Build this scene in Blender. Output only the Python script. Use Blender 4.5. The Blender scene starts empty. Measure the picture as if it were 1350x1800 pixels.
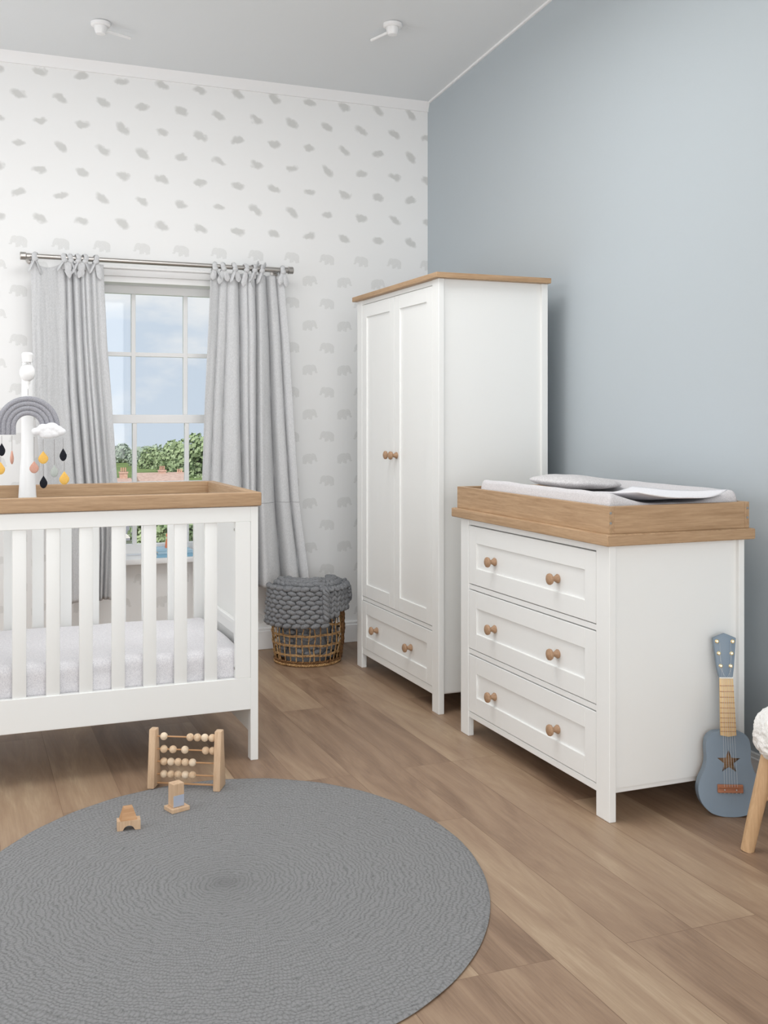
import bpy, bmesh, math, random
from mathutils import Vector, Matrix, noise

# ---------------------------------------------------------------- camera, world, lights, exposure
SC = bpy.context.scene
COL = SC.collection
F_PX, EYE, HOR, CX, YAW = 1862.0, 1.233, 737.0, 675.0, math.radians(21.93)
cam_d = bpy.data.cameras.new('camera'); cam = bpy.data.objects.new('camera', cam_d); COL.objects.link(cam)
cam.location = (0, 0, EYE); cam.rotation_euler = (math.pi / 2, 0, -YAW)
cam_d.sensor_fit = 'VERTICAL'; cam_d.sensor_height = 36.0; cam_d.lens = 36.0 * F_PX / 1800.0
cam_d.shift_y = -(900.0 - HOR) / 1800.0; cam_d.clip_start = 0.05; cam_d.clip_end = 500
SC.camera = cam
SC.view_settings.view_transform = 'Standard'
SC.view_settings.look = 'None'
SC.view_settings.gamma = 1.0
SC.view_settings.use_curve_mapping = False
SC.view_settings.exposure = -0.08
SKY = 1.0
LIGHTS = dict(left=28.0, rear=84.0, ceiling=34.0, sun=3.6)
SC.cycles.max_bounces = 8
SC.cycles.diffuse_bounces = 5
SC.cycles.transparent_max_bounces = 12


def nt_new(name):
    m = bpy.data.materials.new(name); m.use_nodes = True
    nt = m.node_tree
    for n in list(nt.nodes): nt.nodes.remove(n)
    return m, nt


world = bpy.data.worlds.new('sky'); SC.world = world; world.use_nodes = True
wn = world.node_tree
for n in list(wn.nodes): wn.nodes.remove(n)
w_out = wn.nodes.new('ShaderNodeOutputWorld'); w_bg = wn.nodes.new('ShaderNodeBackground')
w_tc = wn.nodes.new('ShaderNodeTexCoord'); w_no = wn.nodes.new('ShaderNodeTexNoise'); w_ra = wn.nodes.new('ShaderNodeValToRGB')
w_map = wn.nodes.new('ShaderNodeMapping'); w_map.inputs['Scale'].default_value = (5, 5, 11)
w_no.inputs['Scale'].default_value = 1.3; w_no.inputs['Detail'].default_value = 6; w_no.inputs['Roughness'].default_value = 0.55
w_ra.color_ramp.elements[0].position = 0.42; w_ra.color_ramp.elements[0].color = (0.68, 0.77, 0.89, 1)
w_ra.color_ramp.elements[1].position = 0.60; w_ra.color_ramp.elements[1].color = (0.95, 0.96, 0.98, 1)
w_bg.inputs['Strength'].default_value = SKY
wn.links.new(w_tc.outputs['Generated'], w_map.inputs['Vector']); wn.links.new(w_map.outputs['Vector'], w_no.inputs['Vector'])
wn.links.new(w_no.outputs['Fac'], w_ra.inputs['Fac']); wn.links.new(w_ra.outputs['Color'], w_bg.inputs['Color'])
wn.links.new(w_bg.outputs['Background'], w_out.inputs['Surface'])


def area(name, loc, rot, sx, sy, power, color=(1, 1, 1)):
    d = bpy.data.lights.new(name, 'AREA'); d.shape = 'RECTANGLE'; d.size = sx; d.size_y = sy
    d.energy = power; d.color = color
    o = bpy.data.objects.new(name, d); COL.objects.link(o); o.location = loc; o.rotation_euler = rot
    return o


# daylight coming through the two big windows that are out of the picture
area('daylight_left_window', (-1.72, 3.75, 1.48), (0, -math.pi / 2, 0), 2.1, 2.9, LIGHTS['left'], (1.0, 1.0, 0.995))
area('daylight_rear_window', (0.3, -1.32, 1.42), (math.pi / 2, 0, 0), 3.0, 2.35, LIGHTS['rear'], (1.0, 1.0, 0.995))
area('added_overhead_fill', (0.9, 3.3, 2.98), (0, 0, 0), 1.4, 1.4, LIGHTS['ceiling'], (1.0, 1.0, 0.995))  # added fill above the frame, no real fitting; brightens the middle of the room
sd = bpy.data.lights.new('sun', 'SUN'); sd.energy = LIGHTS['sun']; sd.angle = 0.02; sd.color = (1, 0.96, 0.88)
so = bpy.data.objects.new('sun', sd); COL.objects.link(so); so.rotation_euler = (math.radians(48), 0, math.radians(-35))

# ---------------------------------------------------------------- helpers
Fv = Vector((math.sin(YAW), math.cos(YAW), 0)); Rv = Vector((math.cos(YAW), -math.sin(YAW), 0))


def _ray(x, y):
    d = Fv + Rv * ((x - CX) / F_PX); return Vector((d.x, d.y, -(y - HOR) / F_PX))


def on_y(x, y, Y):      # point of the photograph on the upright plane Y = const
    r = _ray(x, y); return Vector((0, 0, EYE)) + r * (Y / r.y)


def on_x(x, y, X):
    r = _ray(x, y); return Vector((0, 0, EYE)) + r * (X / r.x)


class MB:
    def __init__(self): self.bm = bmesh.new()

    def box(self, x0, x1, y0, y1, z0, z1, bev=0.0015, seg=1, M=None):
        g = bmesh.ops.create_cube(self.bm, size=1.0)['verts']
        for v in g:
            v.co = Vector((x0 + (v.co.x + .5) * (x1 - x0), y0 + (v.co.y + .5) * (y1 - y0), z0 + (v.co.z + .5) * (z1 - z0)))
        if M is not None:
            for v in g: v.co = M @ v.co
        if bev:
            es = list({e for v in g for e in v.link_edges})
            bmesh.ops.bevel(self.bm, geom=es, offset=bev, segments=seg, profile=0.6, affect='EDGES')
        return self

    def prism(self, pts, axis, a0, a1, bev=0.0):
        """outline pts (2D) pushed along axis 'x','y','z'"""
        def P(p, a):
            return {'x': (a, p[0], p[1]), 'y': (p[0], a, p[1]), 'z': (p[0], p[1], a)}[axis]
        A = [self.bm.verts.new(P(p, a0)) for p in pts]; B = [self.bm.verts.new(P(p, a1)) for p in pts]
        fs = [self.bm.faces.new(A), self.bm.faces.new(B[::-1])]
        n = len(pts)
        for i in range(n): fs.append(self.bm.faces.new((A[i], B[i], B[(i + 1) % n], A[(i + 1) % n])))
        bmesh.ops.recalc_face_normals(self.bm, faces=fs)
        if bev:
            es = list({e for f in fs for e in f.edges})
            bmesh.ops.bevel(self.bm, geom=es, offset=bev, segments=2, profile=0.5, affect='EDGES')
        return self

    def tube(self, pts, rad, seg=10, cap=True, flat=1.0):
        pts = [Vector(p) for p in pts]; n = len(pts)
        rs = rad if isinstance(rad, (list, tuple)) else [rad] * n
        prev = None; rings = []
        for i in range(n):
            t = (pts[min(i + 1, n - 1)] - pts[max(i - 1, 0)]).normalized()
            if prev is None:
                up = Vector((0, 0, 1)) if abs(t.z) < 0.9 else Vector((0, 1, 0))
                a = t.cross(up).normalized()
            else:
                a = (prev - t * prev.dot(t)).normalized()
            b = t.cross(a); prev = a
            rings.append([self.bm.verts.new(pts[i] + (a * math.cos(2 * math.pi * k / seg) + b * (flat * math.sin(2 * math.pi * k / seg))) * rs[i]) for k in range(seg)])
        for i in range(n - 1):
            for k in range(seg):
                self.bm.faces.new((rings[i][k], rings[i][(k + 1) % seg], rings[i + 1][(k + 1) % seg], rings[i + 1][k]))
        if cap:
            self.bm.faces.new(rings[0][::-1]); self.bm.faces.new(rings[-1])
        return self

    def lathe(self, prof, origin, axis=(0, 0, 1), seg=24):
        """prof: (radius, height) from bottom to top"""
        o = Vector(origin); ax = Vector(axis).normalized()
        q = Vector((0, 0, 1)).rotation_difference(ax)
        rings = []
        for r, h in prof:
            if r < 1e-6: rings.append([self.bm.verts.new(o + q @ Vector((0, 0, h)))])
            else: rings.append([self.bm.verts.new(o + q @ Vector((r * math.cos(2 * math.pi * k / seg), r * math.sin(2 * math.pi * k / seg), h))) for k in range(seg)])
        for a, b in zip(rings[:-1], rings[1:]):
            for k in range(seg):
                k2 = (k + 1) % seg
                if len(a) == 1 and len(b) == 1: continue
                if len(a) == 1: self.bm.faces.new((a[0], b[k2], b[k]))
                elif len(b) == 1: self.bm.faces.new((a[k], a[k2], b[0]))
                else: self.bm.faces.new((a[k], a[k2], b[k2], b[k]))
        if len(rings[0]) > 1: self.bm.faces.new(rings[0][::-1])
        if len(rings[-1]) > 1: self.bm.faces.new(rings[-1])
        return self

    def ball(self, c, r, seg=14, rings=9, scale=(1, 1, 1), rot=None):
        M = Matrix.Translation(Vector(c)) @ (rot.to_4x4() if rot else Matrix()) @ Matrix.Diagonal((r * scale[0], r * scale[1], r * scale[2], 1))
        bmesh.ops.create_uvsphere(self.bm, u_segments=seg, v_segments=rings, radius=1.0, matrix=M)
        return self

    def grid(self, fn, nu, nv, closed_u=False):
        V = [[self.bm.verts.new(fn(i / nu, j / nv)) for j in range(nv + 1)] for i in range(nu if closed_u else nu + 1)]
        m = len(V)
        for i in range(nu):
            for j in range(nv):
                self.bm.faces.new((V[i][j], V[(i + 1) % m][j], V[(i + 1) % m][j + 1], V[i][j + 1]))
        return self

    def build(self, name, mat, parent=None, root=None, smooth=35, world=True, origin=None, matrix=None):
        if matrix is not None: self.bm.transform(matrix)
        if parent is not None and world:
            r = parent
            while r.parent: r = r.parent
            mw = Matrix.LocRotScale(r.location, r.rotation_euler, None)
            self.bm.transform(mw.inverted())
        if origin is not None:
            self.bm.transform(Matrix.Translation(-Vector(origin)))
        bmesh.ops.recalc_face_normals(self.bm, faces=self.bm.faces[:])
        me = bpy.data.meshes.new(name); self.bm.to_mesh(me); self.bm.free()
        me.materials.append(mat)
        if smooth:
            for p in me.polygons: p.use_smooth = True
            me.set_sharp_from_angle(angle=math.radians(smooth))
        o = bpy.data.objects.new(name, me); COL.objects.link(o)
        if parent is not None: o.parent = parent
        if origin is not None: o.location = origin
        return o


def tag(o, label=None, cat=None, group=None, kind=None):
    if label: o['label'] = label
    if cat: o['category'] = cat
    if group: o['group'] = group
    if kind: o['kind'] = kind
    return o


def thing(name, loc, label, cat, rz=0.0, group=None, rx=0.0):
    o = bpy.data.objects.new(name, None); COL.objects.link(o); o.empty_display_size = 0.1
    o.location = loc; o.rotation_euler = (rx, 0, rz)
    return tag(o, label, cat, group)


def children_of(o): return [c for c in list(COL.objects) if c.parent == o]


def dup(o, parent=None):
    kids = children_of(o)
    c = o.copy(); COL.objects.link(c)
    if parent: c.parent = parent
    for k in kids: dup(k, c)
    return c


# ---------------------------------------------------------------- materials
def principled(name, color, rough=0.5, metal=0.0, spec=0.5, sheen=0.0):
    m, nt = nt_new(name)
    out = nt.nodes.new('ShaderNodeOutputMaterial'); b = nt.nodes.new('ShaderNodeBsdfPrincipled')
    b.inputs['Base Color'].default_value = (*color, 1); b.inputs['Roughness'].default_value = rough
    b.inputs['Metallic'].default_value = metal; b.inputs['Specular IOR Level'].default_value = spec
    if sheen: b.inputs['Sheen Weight'].default_value = sheen
    nt.links.new(b.outputs['BSDF'], out.inputs['Surface'])
    return m, nt, b


def coords(nt, scale=(1, 1, 1), kind='Object', rot=(0, 0, 0)):
    tc = nt.nodes.new('ShaderNodeTexCoord'); mp = nt.nodes.new('ShaderNodeMapping')
    mp.inputs['Scale'].default_value = scale; mp.inputs['Rotation'].default_value = rot
    nt.links.new(tc.outputs[kind], mp.inputs['Vector']); return mp.outputs['Vector']


def noise_n(nt, vec, scale, detail=3, rough=0.5, dist=0.0):
    n = nt.nodes.new('ShaderNodeTexNoise'); n.inputs['Scale'].default_value = scale; n.inputs['Detail'].default_value = detail
    n.inputs['Roughness'].default_value = rough; n.inputs['Distortion'].default_value = dist
    nt.links.new(vec, n.inputs['Vector']); return n.outputs['Fac']


def ramp(nt, fac, stops):
    r = nt.nodes.new('ShaderNodeValToRGB'); cr = r.color_ramp
    while len(cr.elements) < len(stops): cr.elements.new(0.5)
    for e, (p, c) in zip(cr.elements, stops): e.position = p; e.color = (*c, 1)
    nt.links.new(fac, r.inputs['Fac']); return r.outputs['Color']


def bump(nt, b, height, strength=0.3, dist=0.002):
    bn = nt.nodes.new('ShaderNodeBump'); bn.inputs['Strength'].default_value = strength; bn.inputs['Distance'].default_value = dist
    nt.links.new(height, bn.inputs['Height']); nt.links.new(bn.outputs['Normal'], b.inputs['Normal'])


def mix_c(nt, fac, a, c, mode='MIX'):
    m = nt.nodes.new('ShaderNodeMix'); m.data_type = 'RGBA'; m.blend_type = mode
    for k, v in ((0, fac), (6, a), (7, c)):
        if isinstance(v, (int, float)): m.inputs[k].default_value = v
        elif isinstance(v, tuple): m.inputs[k].default_value = (*v, 1)
        else: nt.links.new(v, m.inputs[k])
    return m.outputs[2]


def mth(nt, op, a, b=None, c=None, clamp=False):
    m = nt.nodes.new('ShaderNodeMath'); m.operation = op; m.use_clamp = clamp
    for i, v in enumerate((a, b, c)):
        if v is None: continue
        if isinstance(v, (int, float)): m.inputs[i].default_value = v
        else: nt.links.new(v, m.inputs[i])
    return m.outputs[0]


def wood(name, light, dark, axis='x', scale=1.0, rough=0.5, contrast=1.0):
    m, nt, b = principled(name, light, rough, spec=0.35)
    s = {'x': (5, 100, 100), 'y': (100, 5, 100), 'z': (100, 100, 5)}[axis]
    v = coords(nt, tuple(k * scale for k in s))
    f1 = noise_n(nt, v, 1.0, 5, 0.6, 0.4)
    v2 = coords(nt, tuple(k * scale * 4.5 for k in s))
    f2 = noise_n(nt, v2, 1.0, 3, 0.6)
    f = mth(nt, 'ADD', mth(nt, 'MULTIPLY', f1, 0.65), mth(nt, 'MULTIPLY', f2, 0.35))
    c = ramp(nt, f, [(0.5 - 0.17 / contrast, dark), (0.5 + 0.13 / contrast, light)])
    nt.links.new(c, b.inputs['Base Color']); bump(nt, b, f2, 0.12, 0.0008)
    return m


def fabric(name, c1, c2, scale=400, bumps=0.3, dist=0.0008, rough=0.95, sheen=0.0, aniso=(1, 1, 1)):
    m, nt, b = principled(name, c1, rough, spec=0.15, sheen=sheen)
    v = coords(nt, aniso)
    f = noise_n(nt, v, scale, 3, 0.7)
    c = ramp(nt, f, [(0.36, c2), (0.62, c1)])
    nt.links.new(c, b.inputs['Base Color']); bump(nt, b, f, bumps, dist)
    return m


M = {}
M['white'] = principled('white_lacquer', (0.835, 0.84, 0.825), 0.38, spec=0.4)[0]
M['trim'] = principled('white_trim_paint', (0.88, 0.875, 0.875), 0.45)[0]
M['plastic'] = principled('white_plastic', (0.86, 0.86, 0.86), 0.3)[0]
M['dark'] = principled('dark_gap', (0.02, 0.02, 0.02), 0.9)[0]
M['steel'] = principled('brushed_steel', (0.46, 0.44, 0.42), 0.33, metal=1.0)[0]
M['brass'] = principled('brass', (0.75, 0.62, 0.38), 0.25, metal=1.0)[0]
OL, OD = (0.50, 0.335, 0.200), (0.335, 0.205, 0.110)
for a in 'xyz': M['oak_' + a] = wood('oak_grain_' + a, OL, OD, a)
M['knob'] = wood('turned_oak', (0.44, 0.28, 0.175), (0.31, 0.185, 0.105), 'x', 1.5)
M['beech'] = wood('beech', (0.66, 0.47, 0.31), (0.52, 0.34, 0.21), 'z', 1.0)
M['beech_d'] = wood('darker_beech', (0.56, 0.33, 0.17), (0.42, 0.22, 0.10), 'x', 1.0)
M['bead'] = fabric('bead_wood', (0.72, 0.55, 0.38), (0.60, 0.42, 0.27), 60, 0.05, rough=0.5)
M['bead_p'] = fabric('pale_bead_wood', (0.80, 0.66, 0.50), (0.70, 0.54, 0.38), 60, 0.05, rough=0.5)
M['pine'] = wood('stool_wood', (0.60, 0.40, 0.23), (0.44, 0.27, 0.14), 'z', 0.7)
M['curtain'] = fabric('grey_linen', (0.56, 0.565, 0.575), (0.44, 0.445, 0.455), 330, 0.35, aniso=(1, 1, 0.35))
M['blanket'] = fabric('grey_wool', (0.27, 0.275, 0.285), (0.16, 0.165, 0.175), 220, 0.8, 0.002)
M['rattan'] = fabric('rattan', (0.56, 0.36, 0.17), (0.22, 0.11, 0.045), 90, 0.5, 0.002, rough=0.6)
M['rattan_d'] = fabric('dark_rattan', (0.24, 0.12, 0.05), (0.07, 0.035, 0.015), 90, 0.5, 0.002, rough=0.6)

M['knit_grey'] = fabric('speckled_jersey', (0.42, 0.42, 0.45), (0.22, 0.22, 0.25), 420, 0.4)
M['cloud'] = fabric('white_felt', (0.86, 0.86, 0.87), (0.78, 0.78, 0.80), 300, 0.3)
M['felt_black'] = fabric('black_felt', (0.025, 0.027, 0.035), (0.008, 0.008, 0.012), 500, 0.3)
M['felt_yellow'] = fabric('mustard_felt', (0.88, 0.56, 0.16), (0.75, 0.42, 0.09), 500, 0.3)
M['felt_pink'] = fabric('pink_felt', (0.70, 0.40, 0.31), (0.58, 0.31, 0.24), 500, 0.3)
M['felt_grey'] = fabric('sage_felt', (0.50, 0.53, 0.50), (0.40, 0.43, 0.40), 500, 0.3)
M['thread'] = principled('grey_thread', (0.25, 0.22, 0.22), 0.8)[0]
M['towel'] = fabric('white_muslin', (0.84, 0.83, 0.85), (0.76, 0.75, 0.78), 260, 0.3)
M['mat'] = fabric('grey_marl', (0.70, 0.68, 0.69), (0.52, 0.50, 0.51), 420, 0.35)
M['guitar'] = principled('blue_grey_lacquer', (0.205, 0.265, 0.33), 0.42, spec=0.4)[0]
M['fret_wood'] = wood('maple', (0.82, 0.60, 0.33), (0.68, 0.46, 0.22), 'z', 1.2)
M['bridge'] = wood('reddish_wood', (0.45, 0.19, 0.10), (0.30, 0.11, 0.055), 'x', 2.0)
M['string'] = principled('nylon_string', (0.62, 0.65, 0.68), 0.3)[0]
M['fleece'] = fabric('sheepskin', (0.93, 0.92, 0.90), (0.84, 0.82, 0.79), 160, 0.9, 0.004)
M['blue_paint'] = principled('pale_blue_paint', (0.40, 0.44, 0.53), 0.6)[0]
M['book_a'] = principled('light_blue_cover', (0.42, 0.62, 0.76), 0.5)[0]
M['book_b'] = principled('mid_blue_cover', (0.26, 0.48, 0.64), 0.5)[0]
M['paper'] = principled('paper', (0.85, 0.84, 0.80), 0.8)[0]
M['orange'] = principled('orange_paint', (0.80, 0.25, 0.12), 0.5)[0]


def patterned(name, base, line, scale):
    m, nt, b = principled(name, base, 0.95, spec=0.1)
    v = coords(nt)
    w = nt.nodes.new('ShaderNodeTexVoronoi'); w.feature = 'DISTANCE_TO_EDGE'; w.inputs['Scale'].default_value = scale
    nz = nt.nodes.new('ShaderNodeTexNoise'); nz.inputs['Scale'].default_value = scale * 0.7
    nt.links.new(v, nz.inputs['Vector'])
    vm = nt.nodes.new('ShaderNodeVectorMath'); vm.operation = 'MULTIPLY_ADD'
    nt.links.new(nz.outputs['Color'], vm.inputs[0]); vm.inputs[1].default_value = (0.03,) * 3; nt.links.new(v, vm.inputs[2])
    nt.links.new(vm.outputs[0], w.inputs['Vector'])
    c = ramp(nt, w.outputs['Distance'], [(0.04, line), (0.12, base)])
    nt.links.new(c, b.inputs['Base Color'])
    bump(nt, b, noise_n(nt, v, 9, 3), 0.35, 0.02)
    return m


M['sheet'] = patterned('patterned_sheet', (0.78, 0.77, 0.79), (0.64, 0.63, 0.66), 135)
M['pillow'] = patterned('patterned_cushion', (0.66, 0.64, 0.64), (0.52, 0.50, 0.50), 110)

# painted wall / ceiling
m, nt, b = principled('blue_wall_paint', (0.455, 0.500, 0.530), 0.75, spec=0.25)
bump(nt, b, noise_n(nt, coords(nt), 220, 2), 0.06, 0.001); M['blue'] = m
m, nt, b = principled('ceiling_paint', (0.76, 0.785, 0.80), 0.8, spec=0.2); M['ceiling'] = m
m, nt, b = principled('plain_wall_paint', (0.88, 0.875, 0.86), 0.8, spec=0.2); M['plain'] = m


def wallpaper():
    m, nt, b = principled('elephant_wallpaper', (0.8, 0.8, 0.8), 0.8, spec=0.2)
    tc = nt.nodes.new('ShaderNodeTexCoord'); sp = nt.nodes.new('ShaderNodeSeparateXYZ')
    nt.links.new(tc.outputs['Object'], sp.inputs[0])
    X, Z = sp.outputs[0], sp.outputs[2]
    p, h = 0.1003, 0.2428
    xi = mth(nt, 'FLOOR', mth(nt, 'DIVIDE', mth(nt, 'SUBTRACT', X, 1.884 - p / 2 - 200 * p), p))
    par = mth(nt, 'MODULO', xi, 2.0)                              # 0 faces left, 1 faces right
    lx = mth(nt, 'SUBTRACT', X, mth(nt, 'MULTIPLY_ADD', xi, p, 1.884 - 200 * p))
    zz = mth(nt, 'ADD', mth(nt, 'ADD', Z, 20 * h - 0.411 + h / 2), mth(nt, 'MULTIPLY', par, h / 2))
    lz = mth(nt, 'SUBTRACT', mth(nt, 'MODULO', zz, h), h / 2)
    zi = mth(nt, 'FLOOR', mth(nt, 'DIVIDE', zz, h))
    flip = mth(nt, 'MULTIPLY_ADD', par, -2.0, 1.0)
    S = 1 / 0.0445
    u = mth(nt, 'MULTIPLY', mth(nt, 'MULTIPLY', lx, flip), S); v = mth(nt, 'MULTIPLY', lz, S)

    def ell(cx, cy, a, bb):
        e = mth(nt, 'ADD', mth(nt, 'POWER', mth(nt, 'ABSOLUTE', mth(nt, 'DIVIDE', mth(nt, 'SUBTRACT', u, cx), a)), 2.0),
                mth(nt, 'POWER', mth(nt, 'ABSOLUTE', mth(nt, 'DIVIDE', mth(nt, 'SUBTRACT', v, cy), bb)), 2.0))
        return mth(nt, 'SUBTRACT', 1.0, e)

    def rect(cx, cy, a, bb):
        e = mth(nt, 'MAXIMUM', mth(nt, 'ABSOLUTE', mth(nt, 'DIVIDE', mth(nt, 'SUBTRACT', u, cx), a)),
                mth(nt, 'ABSOLUTE', mth(nt, 'DIVIDE', mth(nt, 'SUBTRACT', v, cy), bb)))
        return mth(nt, 'SUBTRACT', 1.0, e)
    shapes = [ell(0.12, 0.12, 0.70, 0.50), ell(0.50, 0.0, 0.44, 0.50), ell(-0.42, 0.22, 0.42, 0.42), ell(-0.78, -0.06, 0.14, 0.34),
              ell(-0.88, -0.30, 0.17, 0.10), rect(-0.18, -0.35, 0.15, 0.33), rect(0.08, -0.30, 0.12, 0.3), rect(0.55, -0.36, 0.15, 0.33), rect(0.80, -0.34, 0.11, 0.3)]
    e = shapes[0]
    for s in shapes[1:]: e = mth(nt, 'MAXIMUM', e, s)
    # a pale crease around the ear and mottled print inside
    ear = mth(nt, 'ABSOLUTE', ell(-0.30, 0.16, 0.24, 0.34))
    earm = mth(nt, 'GREATER_THAN', ear, 0.10)
    el = mth(nt, 'MULTIPLY', mth(nt, 'MULTIPLY', e, 9.0, clamp=True), mth(nt, 'MULTIPLY_ADD', earm, 0.35, 0.65))
    pr = noise_n(nt, tc.outputs['Object'], 160, 3)
    el = mth(nt, 'MULTIPLY', el, mth(nt, 'MULTIPLY_ADD', pr, 0.9, 0.5), clamp=True)
    # soft dabs on the upper part of the paper
    wnz = nt.nodes.new('ShaderNodeTexWhiteNoise'); wnz.noise_dimensions = '2D'
    cmb = nt.nodes.new('ShaderNodeCombineXYZ'); nt.links.new(xi, cmb.inputs[0]); nt.links.new(zi, cmb.inputs[1])
    nt.links.new(cmb.outputs[0], wnz.inputs['Vector'])
    rnd = wnz.outputs['Value']
    tl = mth(nt, 'MULTIPLY_ADD', rnd, 0.7, -0.15)                  # slant of each dab
    vv = mth(nt, 'ADD', v, mth(nt, 'MULTIPLY', mth(nt, 'MULTIPLY', lx, S), tl))
    uu = mth(nt, 'MULTIPLY', lx, S)
    wob = mth(nt, 'MULTIPLY_ADD', noise_n(nt, tc.outputs['Object'], 26, 2), 0.9, -0.45)
    dd = mth(nt, 'ADD', mth(nt, 'POWER', mth(nt, 'ABSOLUTE', mth(nt, 'DIVIDE', mth(nt, 'ADD', uu, wob), 0.86)), 2.0),
             mth(nt, 'POWER', mth(nt, 'ABSOLUTE', mth(nt, 'DIVIDE', mth(nt, 'ADD', vv, wob), mth(nt, 'MULTIPLY_ADD', rnd, 0.2, 0.42))), 2.0))
    dab = mth(nt, 'MULTIPLY', mth(nt, 'SUBTRACT', 1.08, dd), 1.35, clamp=True)
    up = mth(nt, 'GREATER_THAN', Z, 2.17)
    mask = mth(nt, 'ADD', mth(nt, 'MULTIPLY', mth(nt, 'MULTIPLY', dab, 1.25), up), mth(nt, 'MULTIPLY', mth(nt, 'MULTIPLY', el, 0.62), mth(nt, 'SUBTRACT', 1.0, up)))
    col = mix_c(nt, mth(nt, 'MULTIPLY', mask, 0.8, clamp=True), (0.88, 0.88, 0.875), (0.655, 0.655, 0.64))
    nt.links.new(col, b.inputs['Base Color'])
    return m


M['wallpaper'] = wallpaper()


def floor_mat():
    m, nt, b = principled('oak_plank_floor', (0.4, 0.3, 0.2), 0.42, spec=0.4)
    tc = nt.nodes.new('ShaderNodeTexCoord'); sp = nt.nodes.new('ShaderNodeSeparateXYZ'); cb = nt.nodes.new('ShaderNodeCombineXYZ')
    nt.links.new(tc.outputs['Object'], sp.inputs[0])
    nt.links.new(mth(nt, 'ADD', sp.outputs[1], 7.35), cb.inputs[0]); nt.links.new(mth(nt, 'ADD', sp.outputs[0], 5.07), cb.inputs[1])
    br = nt.nodes.new('ShaderNodeTexBrick'); br.offset = 0.37; br.offset_frequency = 3
    br.inputs['Scale'].default_value = 1.0; br.inputs['Brick Width'].default_value = 1.35; br.inputs['Row Height'].default_value = 0.192
    br.inputs['Mortar Size'].default_value = 0.0012; br.inputs['Mortar Smooth'].default_value = 0.4; br.inputs['Bias'].default_value = 0
    br.inputs['Color1'].default_value = (0, 0, 0, 1); br.inputs['Color2'].default_value = (1, 1, 1, 1); br.inputs['Mortar'].default_value = (0.2, 0.2, 0.2, 1)
    nt.links.new(cb.outputs[0], br.inputs['Vector'])
    # per-board shift of the grain
    sep = nt.nodes.new('ShaderNodeSeparateColor'); nt.links.new(br.outputs['Color'], sep.inputs[0]); rnd = sep.outputs[0]
    vm = nt.nodes.new('ShaderNodeCombineXYZ')
    nt.links.new(mth(nt, 'MULTIPLY_ADD', rnd, 31.0, mth(nt, 'MULTIPLY', sp.outputs[0], 11.0)), vm.inputs[0])
    nt.links.new(mth(nt, 'MULTIPLY', sp.outputs[1], 1.5), vm.inputs[1])
    g1 = noise_n(nt, vm.outputs[0], 1.0, 6, 0.62, 0.8)
    vm2 = nt.nodes.new('ShaderNodeCombineXYZ')
    nt.links.new(mth(nt, 'MULTIPLY', sp.outputs[0], 150.0), vm2.inputs[0]); nt.links.new(mth(nt, 'MULTIPLY', sp.outputs[1], 6.0), vm2.inputs[1])
    g2 = noise_n(nt, vm2.outputs[0], 1.0, 4, 0.65, 0.2)
    f = mth(nt, 'ADD', mth(nt, 'ADD', mth(nt, 'MULTIPLY', g1, 0.62), mth(nt, 'MULTIPLY', g2, 0.30)), mth(nt, 'MULTIPLY_ADD', rnd, 0.17, -0.05))
    c = ramp(nt, f, [(0.30, (0.185, 0.112, 0.070)), (0.47, (0.300, 0.197, 0.128)), (0.60, (0.375, 0.263, 0.172)), (0.74, (0.48, 0.36, 0.245))])
    gap = mix_c(nt, mth(nt, 'MULTIPLY', br.outputs['Fac'], 0.6), c, (0.16, 0.09, 0.05))
    nt.links.new(gap, b.inputs['Base Color'])
    rr = mth(nt, 'MULTIPLY_ADD', g2, 0.25, 0.32); nt.links.new(rr, b.inputs['Roughness'])
    bump(nt, b, mth(nt, 'SUBTRACT', mth(nt, 'MULTIPLY', g2, 0.35), br.outputs['Fac']), 0.25, 0.0012)
    return m


M['floor'] = floor_mat()


def rug_mat():
    m, nt, b = principled('grey_crochet', (0.27, 0.275, 0.28), 0.95, spec=0.1)
    tc = nt.nodes.new('ShaderNodeTexCoord'); sp = nt.nodes.new('ShaderNodeSeparateXYZ')
    nt.links.new(tc.outputs['Object'], sp.inputs[0])
    r = mth(nt, 'SQRT', mth(nt, 'ADD', mth(nt, 'POWER', mth(nt, 'ABSOLUTE', sp.outputs[0]), 2.0), mth(nt, 'POWER', mth(nt, 'ABSOLUTE', sp.outputs[1]), 2.0)))
    th = mth(nt, 'ARCTAN2', sp.outputs[1], sp.outputs[0])
    wv = mth(nt, 'MULTIPLY_ADD', noise_n(nt, tc.outputs['Object'], 22, 4), 0.050, -0.025)
    r = mth(nt, 'ADD', r, wv)
    ring = mth(nt, 'FLOOR', mth(nt, 'DIVIDE', r, 0.0135))
    fr = mth(nt, 'ABSOLUTE', mth(nt, 'SINE', mth(nt, 'MULTIPLY', r, math.pi / 0.0135)))
    st = mth(nt, 'ABSOLUTE', mth(nt, 'SINE', mth(nt, 'ADD', mth(nt, 'MULTIPLY', th, 170.0), mth(nt, 'MULTIPLY', ring, 1.3))))
    hgt = mth(nt, 'MULTIPLY', mth(nt, 'POWER', fr, 0.6), mth(nt, 'MULTIPLY_ADD', mth(nt, 'POWER', st, 0.5), 0.7, 0.3))
    nz = noise_n(nt, tc.outputs['Object'], 210, 3, 0.75)
    hh = mth(nt, 'ADD', mth(nt, 'MULTIPLY', hgt, 0.42), mth(nt, 'MULTIPLY', nz, 1.1))
    c = ramp(nt, hh, [(0.38, (0.12, 0.121, 0.124)), (0.66, (0.208, 0.208, 0.210)), (1.0, (0.285, 0.285, 0.288))])
    nt.links.new(c, b.inputs['Base Color']); bump(nt, b, hh, 0.7, 0.003)
    return m


M['rug'] = rug_mat()


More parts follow.
